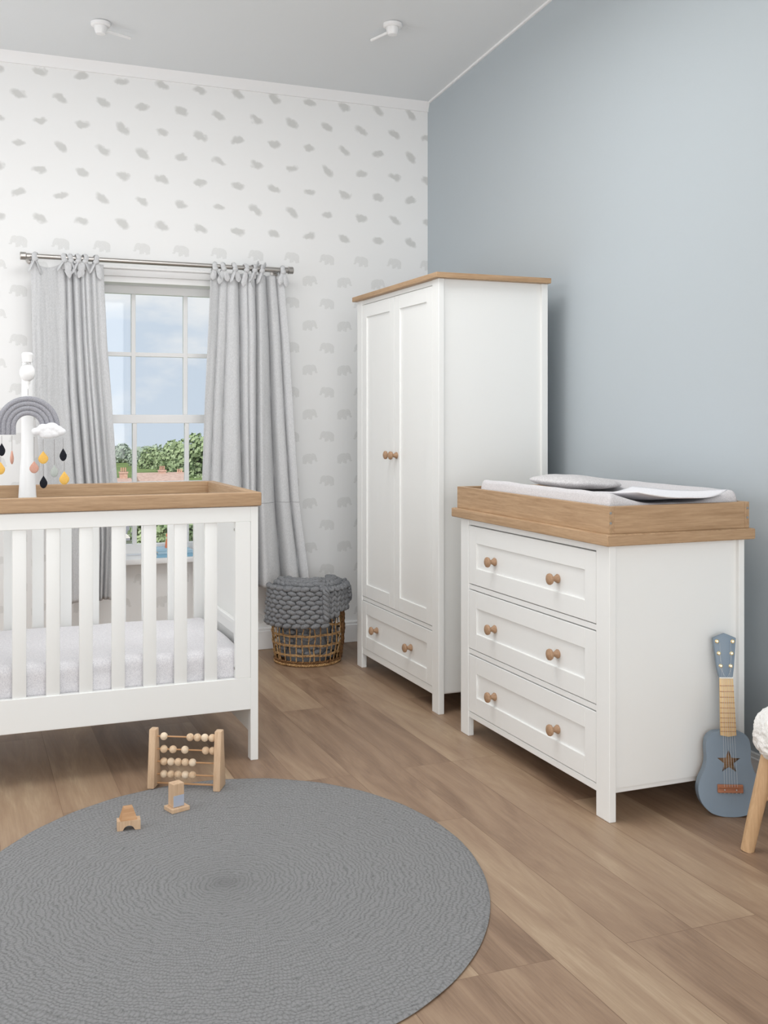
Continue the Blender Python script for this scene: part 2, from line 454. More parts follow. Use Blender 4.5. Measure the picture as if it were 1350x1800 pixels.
def glass_mat():
    m, nt = nt_new('window_glass')
    out = nt.nodes.new('ShaderNodeOutputMaterial'); t = nt.nodes.new('ShaderNodeBsdfTransparent'); g = nt.nodes.new('ShaderNodeBsdfGlossy')
    t.inputs['Color'].default_value = (0.97, 0.98, 0.98, 1); g.inputs['Roughness'].default_value = 0.02
    mx = nt.nodes.new('ShaderNodeMixShader'); mx.inputs[0].default_value = 0.025
    nt.links.new(t.outputs[0], mx.inputs[1]); nt.links.new(g.outputs[0], mx.inputs[2]); nt.links.new(mx.outputs[0], out.inputs['Surface'])
    return m


M['glass'] = glass_mat()


def curtain_mat(name, trans):
    m = fabric(name, (0.76, 0.765, 0.775), (0.62, 0.625, 0.635), 330, 0.35, aniso=(1, 1, 0.35))
    nt = m.node_tree; b = [n for n in nt.nodes if n.type == 'BSDF_PRINCIPLED'][0]; out = [n for n in nt.nodes if n.type == 'OUTPUT_MATERIAL'][0]
    tr = nt.nodes.new('ShaderNodeBsdfTranslucent'); mx = nt.nodes.new('ShaderNodeMixShader'); mx.inputs[0].default_value = trans
    tr.inputs['Color'].default_value = (0.75, 0.75, 0.76, 1)
    nt.links.new(b.outputs[0], mx.inputs[1]); nt.links.new(tr.outputs[0], mx.inputs[2]); nt.links.new(mx.outputs[0], out.inputs['Surface'])
    return m


M['curtain'] = curtain_mat('grey_linen_sheer', 0.16)
M['leaf'] = fabric('leaves', (0.42, 0.50, 0.30), (0.24, 0.32, 0.18), 2.2, 0.0)
M['leaf_b'] = fabric('bluish_leaves', (0.42, 0.48, 0.40), (0.27, 0.34, 0.28), 2.2, 0.0)
M['bark'] = principled('bark', (0.12, 0.08, 0.06), 0.9)[0]
M['grass'] = fabric('grass', (0.20, 0.27, 0.10), (0.10, 0.15, 0.05), 0.6, 0.0)
M['render'] = principled('cream_house_render', (0.75, 0.71, 0.67), 0.9)[0]
M['brick'] = fabric('red_brick', (0.66, 0.46, 0.38), (0.55, 0.34, 0.27), 5, 0.0)
M['slate'] = principled('slate_roof', (0.20, 0.20, 0.22), 0.7)[0]
M['tile'] = fabric('clay_roof', (0.58, 0.42, 0.36), (0.46, 0.32, 0.27), 4, 0.0)
M['dark_glass'] = principled('dark_house_glass', (0.05, 0.09, 0.12), 0.15)[0]
M['pot'] = principled('terracotta', (0.72, 0.42, 0.32), 0.8)[0]

# ---------------------------------------------------------------- setting
XW, YW = 2.49, 5.517            # right wall, window wall
XL, YR = -1.60, -1.25
CS = -0.0713                    # ceiling rises towards the viewer


def cz(y): return 3.036 + (y - YW) * CS


def struct(name, mb, mat, parent=None, smooth=30):
    o = mb.build(name, mat, parent, smooth=smooth)
    if parent is None: o['kind'] = 'structure'
    return o


struct('floor', MB().box(XL - .3, XW + .2, YR - .3, YW + .25, -0.12, 0.0, bev=0), M['floor'])
mb = MB(); mb.prism([(YR - .3, cz(YR - .3)), (YW + .25, cz(YW + .25)), (YW + .25, cz(YW + .25) + .12), (YR - .3, cz(YR - .3) + .12)], 'x', XL - .3, XW + .2)
struct('ceiling', mb, M['ceiling'])
struct('wall_right', MB().box(XW, XW + .2, YR - .2, YW + .25, 0, 3.7, bev=0), M['blue'])
# window opening in the far wall (window plane set back in the reveal)
WX0, WX1 = 0.572, 1.404
WZ0, WZ1 = 0.505, 1.962
mb = MB()
mb.box(XL, WX0, YW, YW + .25, 0, 3.12, bev=0).box(WX1, XW, YW, YW + .25, 0, 3.12, bev=0)
mb.box(WX0, WX1, YW, YW + .25, 0, WZ0, bev=0).box(WX0, WX1, YW, YW + .25, WZ1, 3.12, bev=0)
struct('wall_back', mb, M['wallpaper'])
mb = MB()                       # left wall with a wide window opening (outside the picture)
mb.box(XL - .2, XL, YR, 2.2, 0, 3.6, bev=0).box(XL - .2, XL, 5.25, YW, 0, 3.3, bev=0)
mb.box(XL - .2, XL, 2.2, 5.25, 0, .42, bev=0).box(XL - .2, XL, 2.2, 5.25, 2.65, 3.5, bev=0)
struct('wall_left', mb, M['plain'])
mb = MB()
mb.box(XL - .2, -1.25, YR - .2, YR, 0, 3.7, bev=0).box(1.85, XW, YR - .2, YR, 0, 3.7, bev=0)
mb.box(-1.25, 1.85, YR - .2, YR, 0, .22, bev=0).box(-1.25, 1.85, YR - .2, YR, 2.65, 3.7, bev=0)
struct('wall_rear', mb, M['plain'])
struct('baseboard_back', MB().box(XL, XW, YW - .018, YW, 0, .100, bev=.003).box(XL, XW, YW - .012, YW, .100, .115, bev=.003), M['trim'])
struct('baseboard_right', MB().box(XW - .018, XW, YR, YW - .018, 0, .100, bev=.003).box(XW - .012, XW, YR, YW - .018, .100, .115, bev=.003), M['trim'])
mb = MB(); mb.prism([(YW, cz(YW)), (YW - .030, cz(YW - .030)), (YW - .026, 3.028), (YW - .012, 3.000), (YW - .010, 2.985), (YW, 2.985)], 'x', XL, XW)
struct('trim_1', mb, M['trim'])
mb = MB(); mb.prism([(XW, 0), (XW - .010, 0), (XW - .010, .010), (XW, .010)], 'y', 0, 1)
for v in mb.bm.verts:
    y = YR + v.co.y * (YW - .03 - YR); v.co.z = cz(y) - .010 + v.co.z; v.co.y = y
struct('trim_2', mb, M['trim'])

# window_1
win = bpy.data.objects.new('window_1', None); COL.objects.link(win); win['kind'] = 'structure'; win.location = (.99, YW + .08, WZ0)
WY = YW + .085                  # sash plane
gx = lambda x: on_y(x, 600, WY).x
gz = lambda y, x=280: on_y(x, y, WY).z
mb = MB()                       # box frame lining the reveal, and the flat architrave on the wall face
mb.box(WX0, WX0 + .030, YW - .004, YW + .20, WZ0, WZ1).box(WX1 - .030, WX1, YW - .004, YW + .20, WZ0, WZ1)
mb.box(WX0 + .030, WX1 - .030, YW - .004, YW + .20, WZ1 - .030, WZ1)
mb.box(WX0 - .045, WX1 + .045, YW - .020, YW, WZ1, WZ1 + .035, bev=.003).box(WX0 - .055, WX1 + .055, YW - .032, YW, WZ1 + .035, WZ1 + .048, bev=.003)
mb.box(WX0 - .045, WX0, YW - .020, YW, WZ0, WZ1, bev=.003).box(WX1, WX1 + .045, YW - .020, YW, WZ0, WZ1, bev=.003)
mb.build('window_frame', M['trim'], win)
x0, x1 = WX0 + .030, WX1 - .030
ztop, zr1, zmid1, zmid0, zb1, zb0 = gz(517), gz(623), gz(729), gz(744), gz(850), gz(955)
bars = [gx(237), gx(329)]


def sash(name, z0, z1, zrow, y, top, bot):
    mb = MB()
    mb.box(x0, x0 + .040, y, y + .035, z0 - bot, z1 + top).box(x1 - .040, x1, y, y + .035, z0 - bot, z1 + top)
    mb.box(x0 + .04, x1 - .04, y, y + .035, z1, z1 + top).box(x0 + .04, x1 - .04, y, y + .035, z0 - bot, z0)
    for bx in bars: mb.box(bx - .011, bx + .011, y + .003, y + .032, z0, z1)
    xs = [x0 + .04] + [q for bx in bars for q in (bx - .011, bx + .011)] + [x1 - .04]
    for a, c in zip(xs[::2], xs[1::2]): mb.box(a, c, y + .003, y + .032, zrow - .011, zrow + .011)
    s = mb.build(name, M['trim'], win)
    MB().box(x0 + .03, x1 - .03, y + .016, y + .020, z0 - .008, z1 + .008, bev=0).build('pane', M['glass'], s)


sash('upper_sash', zmid1, ztop, zr1, WY + .04, WZ1 - .030 - ztop, zmid1 - zmid0 - .001)
sash('lower_sash', zb0, zmid0, zb1, WY, zmid1 - zmid0, zb0 - WZ0 - .028)
sill = MB().box(WX0 - .06, WX1 + .06, YW - .070, YW - .001, WZ0 - .010, WZ0 + .018, bev=.004, seg=2).box(WX0 + .001, WX1 - .001, YW - .003, YW + .24, WZ0, WZ0 + .018, bev=.001)
sill.build('window_sill', M['trim'], win)

# ceiling spotlights
def spot(loc, ang, label):
    x, y = loc; z = cz(y)
    t = thing('ceiling_spotlight', (x, y, z), label, 'ceiling light', group=None)
    MB().lathe([(0.045, 0.0), (0.045, -.012), (0.038, -.018), (0, -.018)][::-1], (x, y, z)).build('ceiling_plate', M['plastic'], t)
    d = Vector((math.cos(ang), math.sin(ang), -.05))
    MB().tube([Vector((x, y, z - .03)), Vector((x, y, z - .03)) + d * .15], [.007, .007]).build('arm', M['plastic'], t)
    MB().lathe([(0, -.055), (.022, -.052), (.030, -.03), (.028, -.008), (.020, 0)], (x, y, z)).build('lamp_head', M['plastic'], t)


P = _ray(690, 42); k = (cz(0) - EYE) / (P.z - CS * P.y)
c1 = Vector((0, 0, EYE)) + P * k
P2 = _ray(650, 62); k2 = (cz(0) - EYE) / (P2.z - CS * P2.y); c2 = Vector((0, 0, EYE)) + P2 * k2
spot((c1.x, c1.y), math.atan2(c2.y - c1.y, c2.x - c1.x), 'white ceiling spotlight with an arm, near the blue wall')
P = _ray(177, 40); k = (cz(0) - EYE) / (P.z - CS * P.y); c3 = Vector((0, 0, EYE)) + P * k
spot((c3.x, c3.y), math.pi * 0.1, 'white ceiling spotlight above the left side of the window, fainter one')

# ---------------------------------------------------------------- cot
CT = thing('cot', (0.29, 4.11, 0), 'white slatted cot bed with an oak top rail, left of the picture', 'cot')
CX0, CX1 = -0.395, 1.011        # outer ends of the body
CY0, CY1 = 3.731, 4.475
XI = 0.983


def end_panel(xo, xi):
    s = 1 if xi > xo else -1
    a, c = min(xo, xi), max(xo, xi)
    mb = MB().box(a, c, CY0, CY0 + .040, 0, .918).box(a, c, CY1 - .040, CY1, 0, .918)
    mb.box(a + .004, c - .004, CY0 + .04, CY1 - .04, .095, .918, bev=0)
    il, ih = (xi - .004, xi + .014) if s > 0 else (xi - .014, xi + .004)
    mb.box(il, ih, CY0 + .045, CY1 - .045, .455, .475, bev=.003)
    il, ih = (xi - .004, xi + .008) if s > 0 else (xi - .008, xi + .004)
    mb.box(il, ih, CY0 + .045, CY1 - .045, .415, .455, bev=.003)
    mb.build('end_panel', M['white'], CT)


end_panel(CX1, XI); end_panel(CX0, CX0 + .028)
slat_x = [0.817 - .108 * k for k in range(11)]
for y0, nm in ((CY0, 'front'), (CY1 - .024, 'back')):
    MB().box(CX0 + .028, XI, y0, y0 + .024, .863, .918).build('upper_side_rail', M['white'], CT)
    MB().box(CX0 + .028, XI, y0, y0 + .024, .185, .300).build('lower_side_rail', M['white'], CT)
    MB().box(.927, XI - .0005, y0, y0 + .024, .300, .863).build('side_post', M['white'], CT)
    MB().box(CX0 + .0285, CX0 + .084, y0, y0 + .024, .300, .863).build('side_post', M['white'], CT)
    for x in slat_x: MB().box(x, x + .045, y0 + .006, y0 + .021, .298, .865, bev=.003, seg=2).build('slat', M['white'], CT)
for z in (.835, .335): MB().lathe([(0, -.003), (.005, -.003), (.005, .001)], (.9275, CY0 + .014, z), (1, 0, 0), 10).build('bolt', M['steel'], CT)
# oak rail ring
ox0, ox1, oy0, oy1, oz0, oz1 = CX0 - .012, 1.021, CY0 - .012, CY1 + .012, .920, .970
MB().box(ox0, ox1, oy0, oy0 + .036, oz0, oz1, bev=.007, seg=3).build('oak_rail', M['oak_x'], CT)
MB().box(ox0, ox1, oy1 - .036, oy1, oz0, oz1, bev=.007, seg=3).build('oak_rail', M['oak_x'], CT)
MB().box(ox1 - .036, ox1 - .0005, oy0 + .036, oy1 - .036, oz0, oz1 - .0005, bev=.004, seg=2).build('oak_rail', M['oak_y'], CT)
MB().box(ox0 + .0005, ox0 + .036, oy0 + .036, oy1 - .036, oz0, oz1 - .0005, bev=.004, seg=2).build('oak_rail', M['oak_y'], CT)
mb = MB().box(CX0 + .03, XI - .002, CY0 + .026, CY1 - .026, .245, .262)
for k in range(9): mb.box(CX0 + .1 + k * .14, CX0 + .16 + k * .14, CY0 + .026, CY1 - .026, .228, .245)
mb.build('mattress_base', M['white'], CT)


def soft_box(x0, x1, y0, y1, z0, z1, r, nx, ny, puff=.006, seed=0.0, amp=.003):
    """rounded cushion-like slab"""
    mb = MB(); bm = mb.bm
    bmesh.ops.create_cube(bm, size=1.0)
    bmesh.ops.subdivide_edges(bm, edges=bm.edges[:], cuts=max(nx, 6), use_grid_fill=True)
    cx, cy, cz_ = (x0 + x1) / 2, (y0 + y1) / 2, (z0 + z1) / 2
    hx, hy, hz = (x1 - x0) / 2, (y1 - y0) / 2, (z1 - z0) / 2
    for v in bm.verts:
        # remap so that rows crowd at the rounded borders
        p = [2 * c for c in v.co]
        q = []
        for c, hh in zip(p, (hx, hy, hz)):
            s = 1 if c >= 0 else -1; a = abs(c)
            inner = (hh - r) / hh
            a = a * a * 0.0 + a
            t = a / 0.75
            a2 = inner * t if t < 1 else inner + (1 - inner) * (a - .75) / .25
            q.append(s * a2 * hh)
        P = Vector(q)
        core = Vector((max(-(hx - r), min(hx - r, P.x)), max(-(hy - r), min(hy - r, P.y)), max(-(hz - r), min(hz - r, P.z))))
        d = P - core
        if d.length > 1e-7: P = core + d.normalized() * r
        e = (1 - (P.x / hx) ** 2) * (1 - (P.y / hy) ** 2)
        if P.z > 0: P.z += puff * max(0, e) ** .5
        P += Vector((0, 0, 1)) * (noise.noise(Vector((P.x * 5 + seed, P.y * 6, P.z * 4))) * amp)
        P.y += noise.noise(Vector((P.x * 9 + seed, 3, P.z * 18))) * amp
        v.co = P + Vector((cx, cy, cz_))
    return mb


mt = soft_box(CX0 + .035, XI - .010, CY0 + .030, CY1 - .030, .264, .402, .035, 30, 10, puff=.004, amp=.006).build('cot_mattress', M['sheet'], None, smooth=60, origin=(.29, 4.11, .264))
tag(mt, 'pale grey mattress with a fine printed sheet lying inside the white cot', 'mattress')

# ---------------------------------------------------------------- cot mobile
MO = thing('cot_mobile', (.255, 4.42, .80), 'white cot mobile post with a musical pod, clamped to the cot back rail', 'mobile')
MB().lathe([(.036, .885), (.0355, .90), (.034, .93), (.026, 1.06), (.0235, 1.09), (.0235, 1.20), (.022, 1.40), (.020, 1.455), (.012, 1.462), (0, 1.463)], (.256, 4.405, 0), seg=28).build('post', M['plastic'], MO)
MB().box(.236, .276, 4.425, 4.4500, .888, .945, bev=.003).build('clamp', M['plastic'], MO)
MB().tube([(.256, 4.405, 1.452), (.254, 4.33, 1.468), (.247, 4.22, 1.470), (.242, 4.15, 1.466)], [.013, .013, .013, .014], 14).build('arm', M['plastic'], MO)
MB().lathe([(.0185, 1.446), (.0200, 1.466), (.0215, 1.474), (.016, 1.481), (0, 1.483)], (.241, 4.15, 0)).build('arm_cap', M['plastic'], MO)
MB().tube([(.241 + .008 * math.cos(a), 4.15, 1.436 + .008 * math.sin(a)) for a in [math.radians(q) for q in range(-90, 181, 30)]], .0025, 8).build('hook', M['plastic'], MO)
MB().lathe([(0, 1.374), (.012, 1.376), (.022, 1.385), (.0285, 1.400), (.0275, 1.416), (.021, 1.430), (.010, 1.436), (0, 1.437)], (.241, 4.15, 0)).build('musical_pod', M['plastic'], MO)
mb = MB().lathe([(.006, 1.362), (.008, 1.375)], (.244, 4.15, 0)); mb.tube([(.244, 4.15, 1.363), (.247, 4.15, 1.352), (.242, 4.15, 1.346)], .002, 6)
mb.build('pod_hook', M['plastic'], MO)
MB().tube([(.243, 4.15, 1.35), (.243, 4.15, 1.3215)], .0008, 6).build('thread', M['thread'], MO)

rbc = Vector((.243, 4.15, 1.205))
RB = thing('hanging_rainbow', (rbc.x, rbc.y, 1.174), 'grey stuffed rainbow hanging from the cot mobile', 'hanging toy')
for i, r in enumerate((.0525, .0700, .0870, .1040)):
    a0 = math.radians(8)
    pts = [(rbc.x - r, rbc.y, 1.176)] + [(rbc.x - r * math.cos(a), rbc.y, rbc.z + r * math.sin(a)) for a in [math.pi * k / 28 for k in range(29)]] + [(rbc.x + r, rbc.y, 1.176)]
    MB().tube(pts, .0100, 12).build('rainbow_band', M['knit_grey'], RB, smooth=60)


def drop(name, px_, py_, w, h, mat, label, ytop, turn=0.0, dy=0.0):
    Y = 4.13 + dy
    p = on_y(px_, py_, Y); sc = (on_y(px_ + 1, py_, Y).x - p.x)
    hw, hh = w * sc / 2, h * sc / 2
    t = thing(name, (p.x, p.y, p.z - hh), label, 'felt drop', rz=turn, group='felt raindrops on the cot mobile')
    n = 20; prof = []
    out = []
    for k in range(n):
        a = 2 * math.pi * k / n
        s = math.sin(a); c = math.cos(a)
        zz = -hh * c
        ww = hw * s * (1.0 if zz < -hh * .1 else max(0, (1 - (zz + hh * .1) / (hh * 1.12)) ** .75))
        out.append((ww * (1.04 if zz < 0 else 1), zz - 0 + hh))
    mb = MB(); bm = mb.bm
    # domed two-sided cushion
    rings = []
    for s, d in ((1.0, 0), (.93, .45), (.7, .85), (.35, 1.0)):
        rings.append((s, d))
    cz0 = hh * .85
    th = .0045
    def ring(s, d, side): return [bm.verts.new((x * s, side * d * th, cz0 + (z - cz0) * s)) for x, z in out]
    R0 = ring(1, 0, 1)
    for side in (1, -1):
        prev = R0
        for s, d in rings[1:]:
            cur = ring(s, d, side)
            for k in range(n): bm.faces.new((prev[k], prev[(k + 1) % n], cur[(k + 1) % n], cur[k]))
            prev = cur
        bm.faces.new(prev)
    mb.build('felt_drop', mat, t, smooth=60, world=False)
    zt = on_y(px_, ytop, Y).z
    top = p.z + hh
    MB().tube([(0, 0, top - (p.z - hh) - .002), (0, 0, zt - (p.z - hh))], .0007, 6).build('thread', M['thread'], t, world=False)


drop('felt_raindrop', 3, 790, 13, 25, M['felt_black'], 'black felt raindrop hanging directly under the rainbow left foot', 766)
drop('felt_raindrop', 1, 823, 16, 24, M['felt_yellow'], 'yellow felt raindrop cut by the left picture edge, under a black one', 802)
drop('felt_raindrop', 21, 804, 17, 26, M['felt_pink'], 'pink felt raindrop seen edge-on, under the rainbow', 766, turn=math.radians(72))
drop('felt_raindrop', 60, 821, 17, 23, M['felt_pink'], 'pink felt raindrop hanging at the left under the white cloud', 768)
drop('felt_raindrop', 76, 804, 18, 24, M['felt_yellow'], 'upper yellow felt raindrop, hanging close under the white cloud', 772)
drop('felt_raindrop', 76.5, 847, 14, 24, M['felt_black'], 'lowest black felt raindrop, under the upper yellow one', 816)
drop('felt_raindrop', 95.5, 828, 14, 23, M['felt_grey'], 'sage grey felt raindrop under the white cloud', 772)
drop('felt_raindrop', 111, 799, 13, 24, M['felt_black'], 'black felt raindrop at the right end under the white cloud', 770)
drop('felt_raindrop', 113, 840, 18, 25, M['felt_yellow'], 'lower yellow felt raindrop at the far right, under a black one', 811)
cc = on_y(85, 758, 4.12)
mb = MB()
for dx, dz, rx_, rz_ in ((0, -.003, .046, .019), (-.040, .0, .021, .014), (.042, -.002, .022, .015), (-.018, .010, .022, .018), (.012, .013, .026, .020), (.030, .006, .022, .016), (-.003, -.012, .030, .016), (.020, -.010, .022, .014)):
    mb.ball((cc.x + dx, cc.y, cc.z + dz), 1.0, 18, 12, (rx_, .016, rz_))
cl = mb.build('hanging_cloud', M['cloud'], None, smooth=80, origin=(cc.x, cc.y, cc.z - .03))
rm = cl.modifiers.new('remesh', 'REMESH'); rm.mode = 'VOXEL'; rm.voxel_size = .0022; rm.use_smooth_shade = True
sm = cl.modifiers.new('smooth', 'SMOOTH'); sm.iterations = 8; sm.factor = .6
tag(cl, 'puffy white stuffed cloud hanging on the cot mobile in front of the rainbow', 'hanging toy')

# ---------------------------------------------------------------- knobs
def knob(x, y, z, parent):
    mb = MB().lathe([(.0145, 0), (.0155, .003), (.0125, .008), (.0085, .014), (.0075, .020), (.0110, .024), (.0175, .027), (.0195, .032), (.0180, .037), (.012, .0405), (0, .042)], (x, y, z), (-1, 0, 0), 24)
    mb.build('knob', M['knob'], parent)


def shaker(x, y0, y1, z0, z1, st, sb, name, parent, mid=None):
    """front with a raised frame around a recessed panel, facing -X"""
    mb = MB()
    mb.box(x, x + .020, y0, y0 + st, z0, z1, bev=.001).box(x, x + .020, y1 - st, y1, z0, z1, bev=.001)
    mb.box(x, x + .020, y0 + st, y1 - st, z0, z0 + sb, bev=.001).box(x, x + .020, y0 + st, y1 - st, z1 - sb, z1, bev=.001)
    mb.box(x + .007, x + .018, y0 + st - .002, y1 - st + .002, z0 + sb - .002, z1 - sb + .002, bev=0)
    return mb.build(name, M['white'], parent)


# ---------------------------------------------------------------- wardrobe
WA = thing('wardrobe', (2.12, 4.5, 0), 'tall white two-door wardrobe with an oak top against the blue wall', 'wardrobe')
wx, wy0, wy1, wxb = 1.861, 4.013, 4.982, 2.385
MB().box(1.841, 2.389, 3.990, 5.003, 1.822, 1.845, bev=.002).build('top_board', M['oak_y'], WA)
MB().box(1.8425, 2.3875, 3.9892, 3.9905, 1.8235, 1.8435, bev=0).build('edge_band', M['oak_x'], WA)
for (a, c) in ((wy0, wy0 + .022), (wy1 - .022, wy1)):
    s = 1 if a == wy0 else -1
    yy0, yy1 = (a, a + .065) if s > 0 else (c - .065, c)
    MB().box(wx, wx + .026, yy0, yy1, 0, 1.822).build('leg', M['white'], WA)
    MB().box(wxb - .030, wxb, a, a + .022, 0, 1.822).build('leg', M['white'], WA)
    pa = a + .013 if s > 0 else a + .002
    MB().box(wx + .026, wxb - .030, pa, pa + .012, .085, 1.822, bev=0).build('side_panel', M['white'], WA)
mb = MB().box(wx + .024, wxb - .03, wy0 + .022, wy1 - .022, .078, .093).box(wx + .004, wx + .024, wy0 + .065, wy1 - .065, .070, .103)
mb.box(wx + .004, wx + .024, wy0 + .065, wy1 - .065, .338, .356).box(wx + .004, wx + .024, wy0 + .065, wy1 - .065, 1.800, 1.822)
mb.box(wx + .03, wxb - .03, wy0 + .022, wy1 - .022, .338, .352).box(wxb - .012, wxb - .006, wy0 + .022, wy1 - .022, .09, 1.822)
mb.build('carcass', M['white'], WA)
ymid = (wy0 + wy1) / 2
for (a, c, ky) in ((wy0 + .067, ymid - .0015, ymid - .030), (ymid + .0015, wy1 - .067, ymid + .030)):
    d = shaker(wx + .001, a, c, .3595, 1.797, .060, .062, 'door', WA)
    knob(wx + .001, ky, 1.068, d)
d = shaker(wx + .001, wy0 + .067, wy1 - .067, .105, .335, .056, .060, 'drawer', WA)
knob(wx + .008, 4.318, .2195, d); knob(wx + .008, 4.728, .2195, d)

# ---------------------------------------------------------------- chest of drawers
DR = thing('chest_of_drawers', (2.11, 3.25, 0), 'white chest of three drawers with oak knobs, in front of the wardrobe', 'chest of drawers')
dx, dy0, dy1, dxb = 1.845, 2.741, 3.770, 2.360
for s in (1, -1):
    a = dy0 if s > 0 else dy1 - .022
    yy0, yy1 = (dy0, dy0 + .073) if s > 0 else (dy1 - .066, dy1)
    MB().box(dx, dx + .024, yy0, yy1, 0, .846).build('leg', M['white'], DR)
    MB().box(dxb - .022, dxb, a, a + .022, 0, .846).build('leg', M['white'], DR)
    pa = a + .016 if s > 0 else a + .002
    MB().box(dx + .024, dxb - .022, pa, pa + .012, .097, .846, bev=0).build('side_panel', M['white'], DR)
f0, f1 = dy0 + .0735, dy1 - .0665
mb = MB().box(dx + .023, dxb - .022, dy0 + .022, dy1 - .022, .080, .096).box(dx + .003, dx + .023, f0, f1, .074, .0965)
for z in (.323, .574): mb.box(dx + .003, dx + .023, f0, f1, z, z + .0185)
mb.box(dx + .003, dx + .023, f0, f1, .823, .846).box(dxb - .012, dxb - .006, dy0 + .022, dy1 - .022, .09, .846)
mb.box(dx + .03, dxb - .03, dy0 + .022, dy1 - .022, .826, .840)
mb.build('carcass', M['white'], DR)
for z0, z1, kz in ((.100, .3195, .202), (.3450, .5705, .453), (.5960, .8195, .703)):
    d = shaker(dx + .001, f0 + .002, f1 - .002, z0, z1, .064, .064, 'drawer', DR)
    knob(dx + .008, 3.052, kz, d); knob(dx + .008, 3.497, kz, d)
# changing tray
TR = thing('changing_tray', (2.105, 3.25, .846), 'oak changing tray with raised sides on top of the white chest of drawers', 'changing tray')
ty0, ty1, tx0, tx1 = dy0 - .022, 3.812, dx - .022, 2.386
MB().box(tx0, tx1, ty0, ty1, .8465, .882, bev=.006, seg=3).build('base_board', M['oak_y'], TR)
MB().box(tx0 + .003, tx1 - .003, ty0 - .0008, ty0 + .0005, .850, .879, bev=0).build('edge_band', M['oak_x'], TR)
sx0, sx1, sy0, sy1 = dx - .001, 2.380, dy0 + .001, 3.800
for a, c in ((sx0, sx0 + .018), (sx1 - .018, sx1)): MB().box(a, c, sy0, sy1, .882, .966, bev=.001).build('long_side', M['oak_y'], TR)
for a, c in ((sy0 + .0005, sy0 + .0185), (sy1 - .0185, sy1 - .0005)):
    MB().box(sx0 + (.0182), sx1 - .0182, a, c, .882, .966, bev=.001).build('short_side', M['oak_x'], TR)
for x in (sx0 + .006, sx1 - .008):
    for z in (.915, .946): MB().lathe([(.0042, -.001), (.0042, .0008), (.002, .0012), (0, .0006)], (x, sy0, z), (0, -1, 0), 12).build('screw', M['steel'], TR)

# changing mat: raised long edges, hollow middle
mx0, mx1, my0, my1 = 1.868, 2.358, 2.775, 3.640
def mat_z(u, v):
    e = abs(u * 2 - 1)
    z = .958 + .052 * (e ** 2.2)
    z += .010 * max(0, 1 - v * 4) * (1 - e)
    edge = min(u, 1 - u) * (mx1 - mx0); ev = min(v, 1 - v) * (my1 - my0)
    r = .022
    for q in (edge, ev):
        if q < r: z -= r - math.sqrt(max(0, r * r - (r - q) ** 2))
    return z + noise.noise(Vector((u * 4, v * 7, 0))) * .003
def ease(t):   # crowd rows at the borders
    return .5 - .5 * math.cos(math.pi * t) if False else (t * t * (3 - 2 * t)) * .6 + t * .4
mb = MB()
mb.grid(lambda i, j: Vector((mx0 + ease(i) * (mx1 - mx0), my0 + ease(j) * (my1 - my0), mat_z(ease(i), ease(j)))), 50, 80)
bm = mb.bm; bm.verts.ensure_lookup_table()
be = [e for e in bm.edges if len(e.link_faces) == 1]
ex = bmesh.ops.extrude_edge_only(bm, edges=be)
nv = [g for g in ex['geom'] if isinstance(g, bmesh.types.BMVert)]
for v in nv: v.co.z = .8835
bmesh.ops.contextual_create(bm, geom=[e for e in bm.edges if len(e.link_faces) == 1])
cm = mb.build('changing_mat', M['mat'], None, smooth=50, origin=(2.11, 3.2, .8835))
tag(cm, 'pale grey padded changing mat with raised edges lying in the oak tray', 'changing mat')
# cushion on the mat, and the white cloth
mb = MB()
mb.ball((0, 0, 0), 1, 32, 20, (.150, .165, .026))
for v in mb.bm.verts:
    a = math.atan2(v.co.y, v.co.x); v.co.x *= 1 + .10 * abs(math.sin(2 * a)); v.co.y *= 1 + .10 * abs(math.sin(2 * a))
    v.co.z += noise.noise(v.co * 14) * .004
pc = mb.build('cushion', M['pillow'], None, smooth=80)
pc.location = (2.13, 3.39, 1.000); pc.rotation_euler = (math.radians(0), math.radians(3), 0)
tag(pc, 'soft grey patterned cushion on the far end of the changing mat', 'cushion')
def cloth(u, v):
    x = 1.945 + u * .33; y = 2.752 + v * .44
    uu, vv = (x - mx0) / (mx1 - mx0), (y - my0) / (my1 - my0)
    z = mat_z(min(1, max(0, uu)), max(.05, vv)) + .007
    lift = max(0, .35 - v) / .35
    z += .012 * lift ** 1.5 + .003 * math.sin(u * 7 + v * 5) * (1 - v)
    x += .04 * (v - .5) * -1; y += .05 * (u - .5) ** 2 - .03 * math.sin(u * 2.5) * lift
    return Vector((x, y, z + .002))
mb = MB().grid(cloth, 26, 34)
tw = mb.build('muslin_cloth', M['towel'], None, smooth=80, origin=(2.11, 3.03, .95))
so_ = tw.modifiers.new('thickness', 'SOLIDIFY'); so_.thickness = .004
tag(tw, 'smooth white cloth laid over the near half of the changing mat', 'cloth')

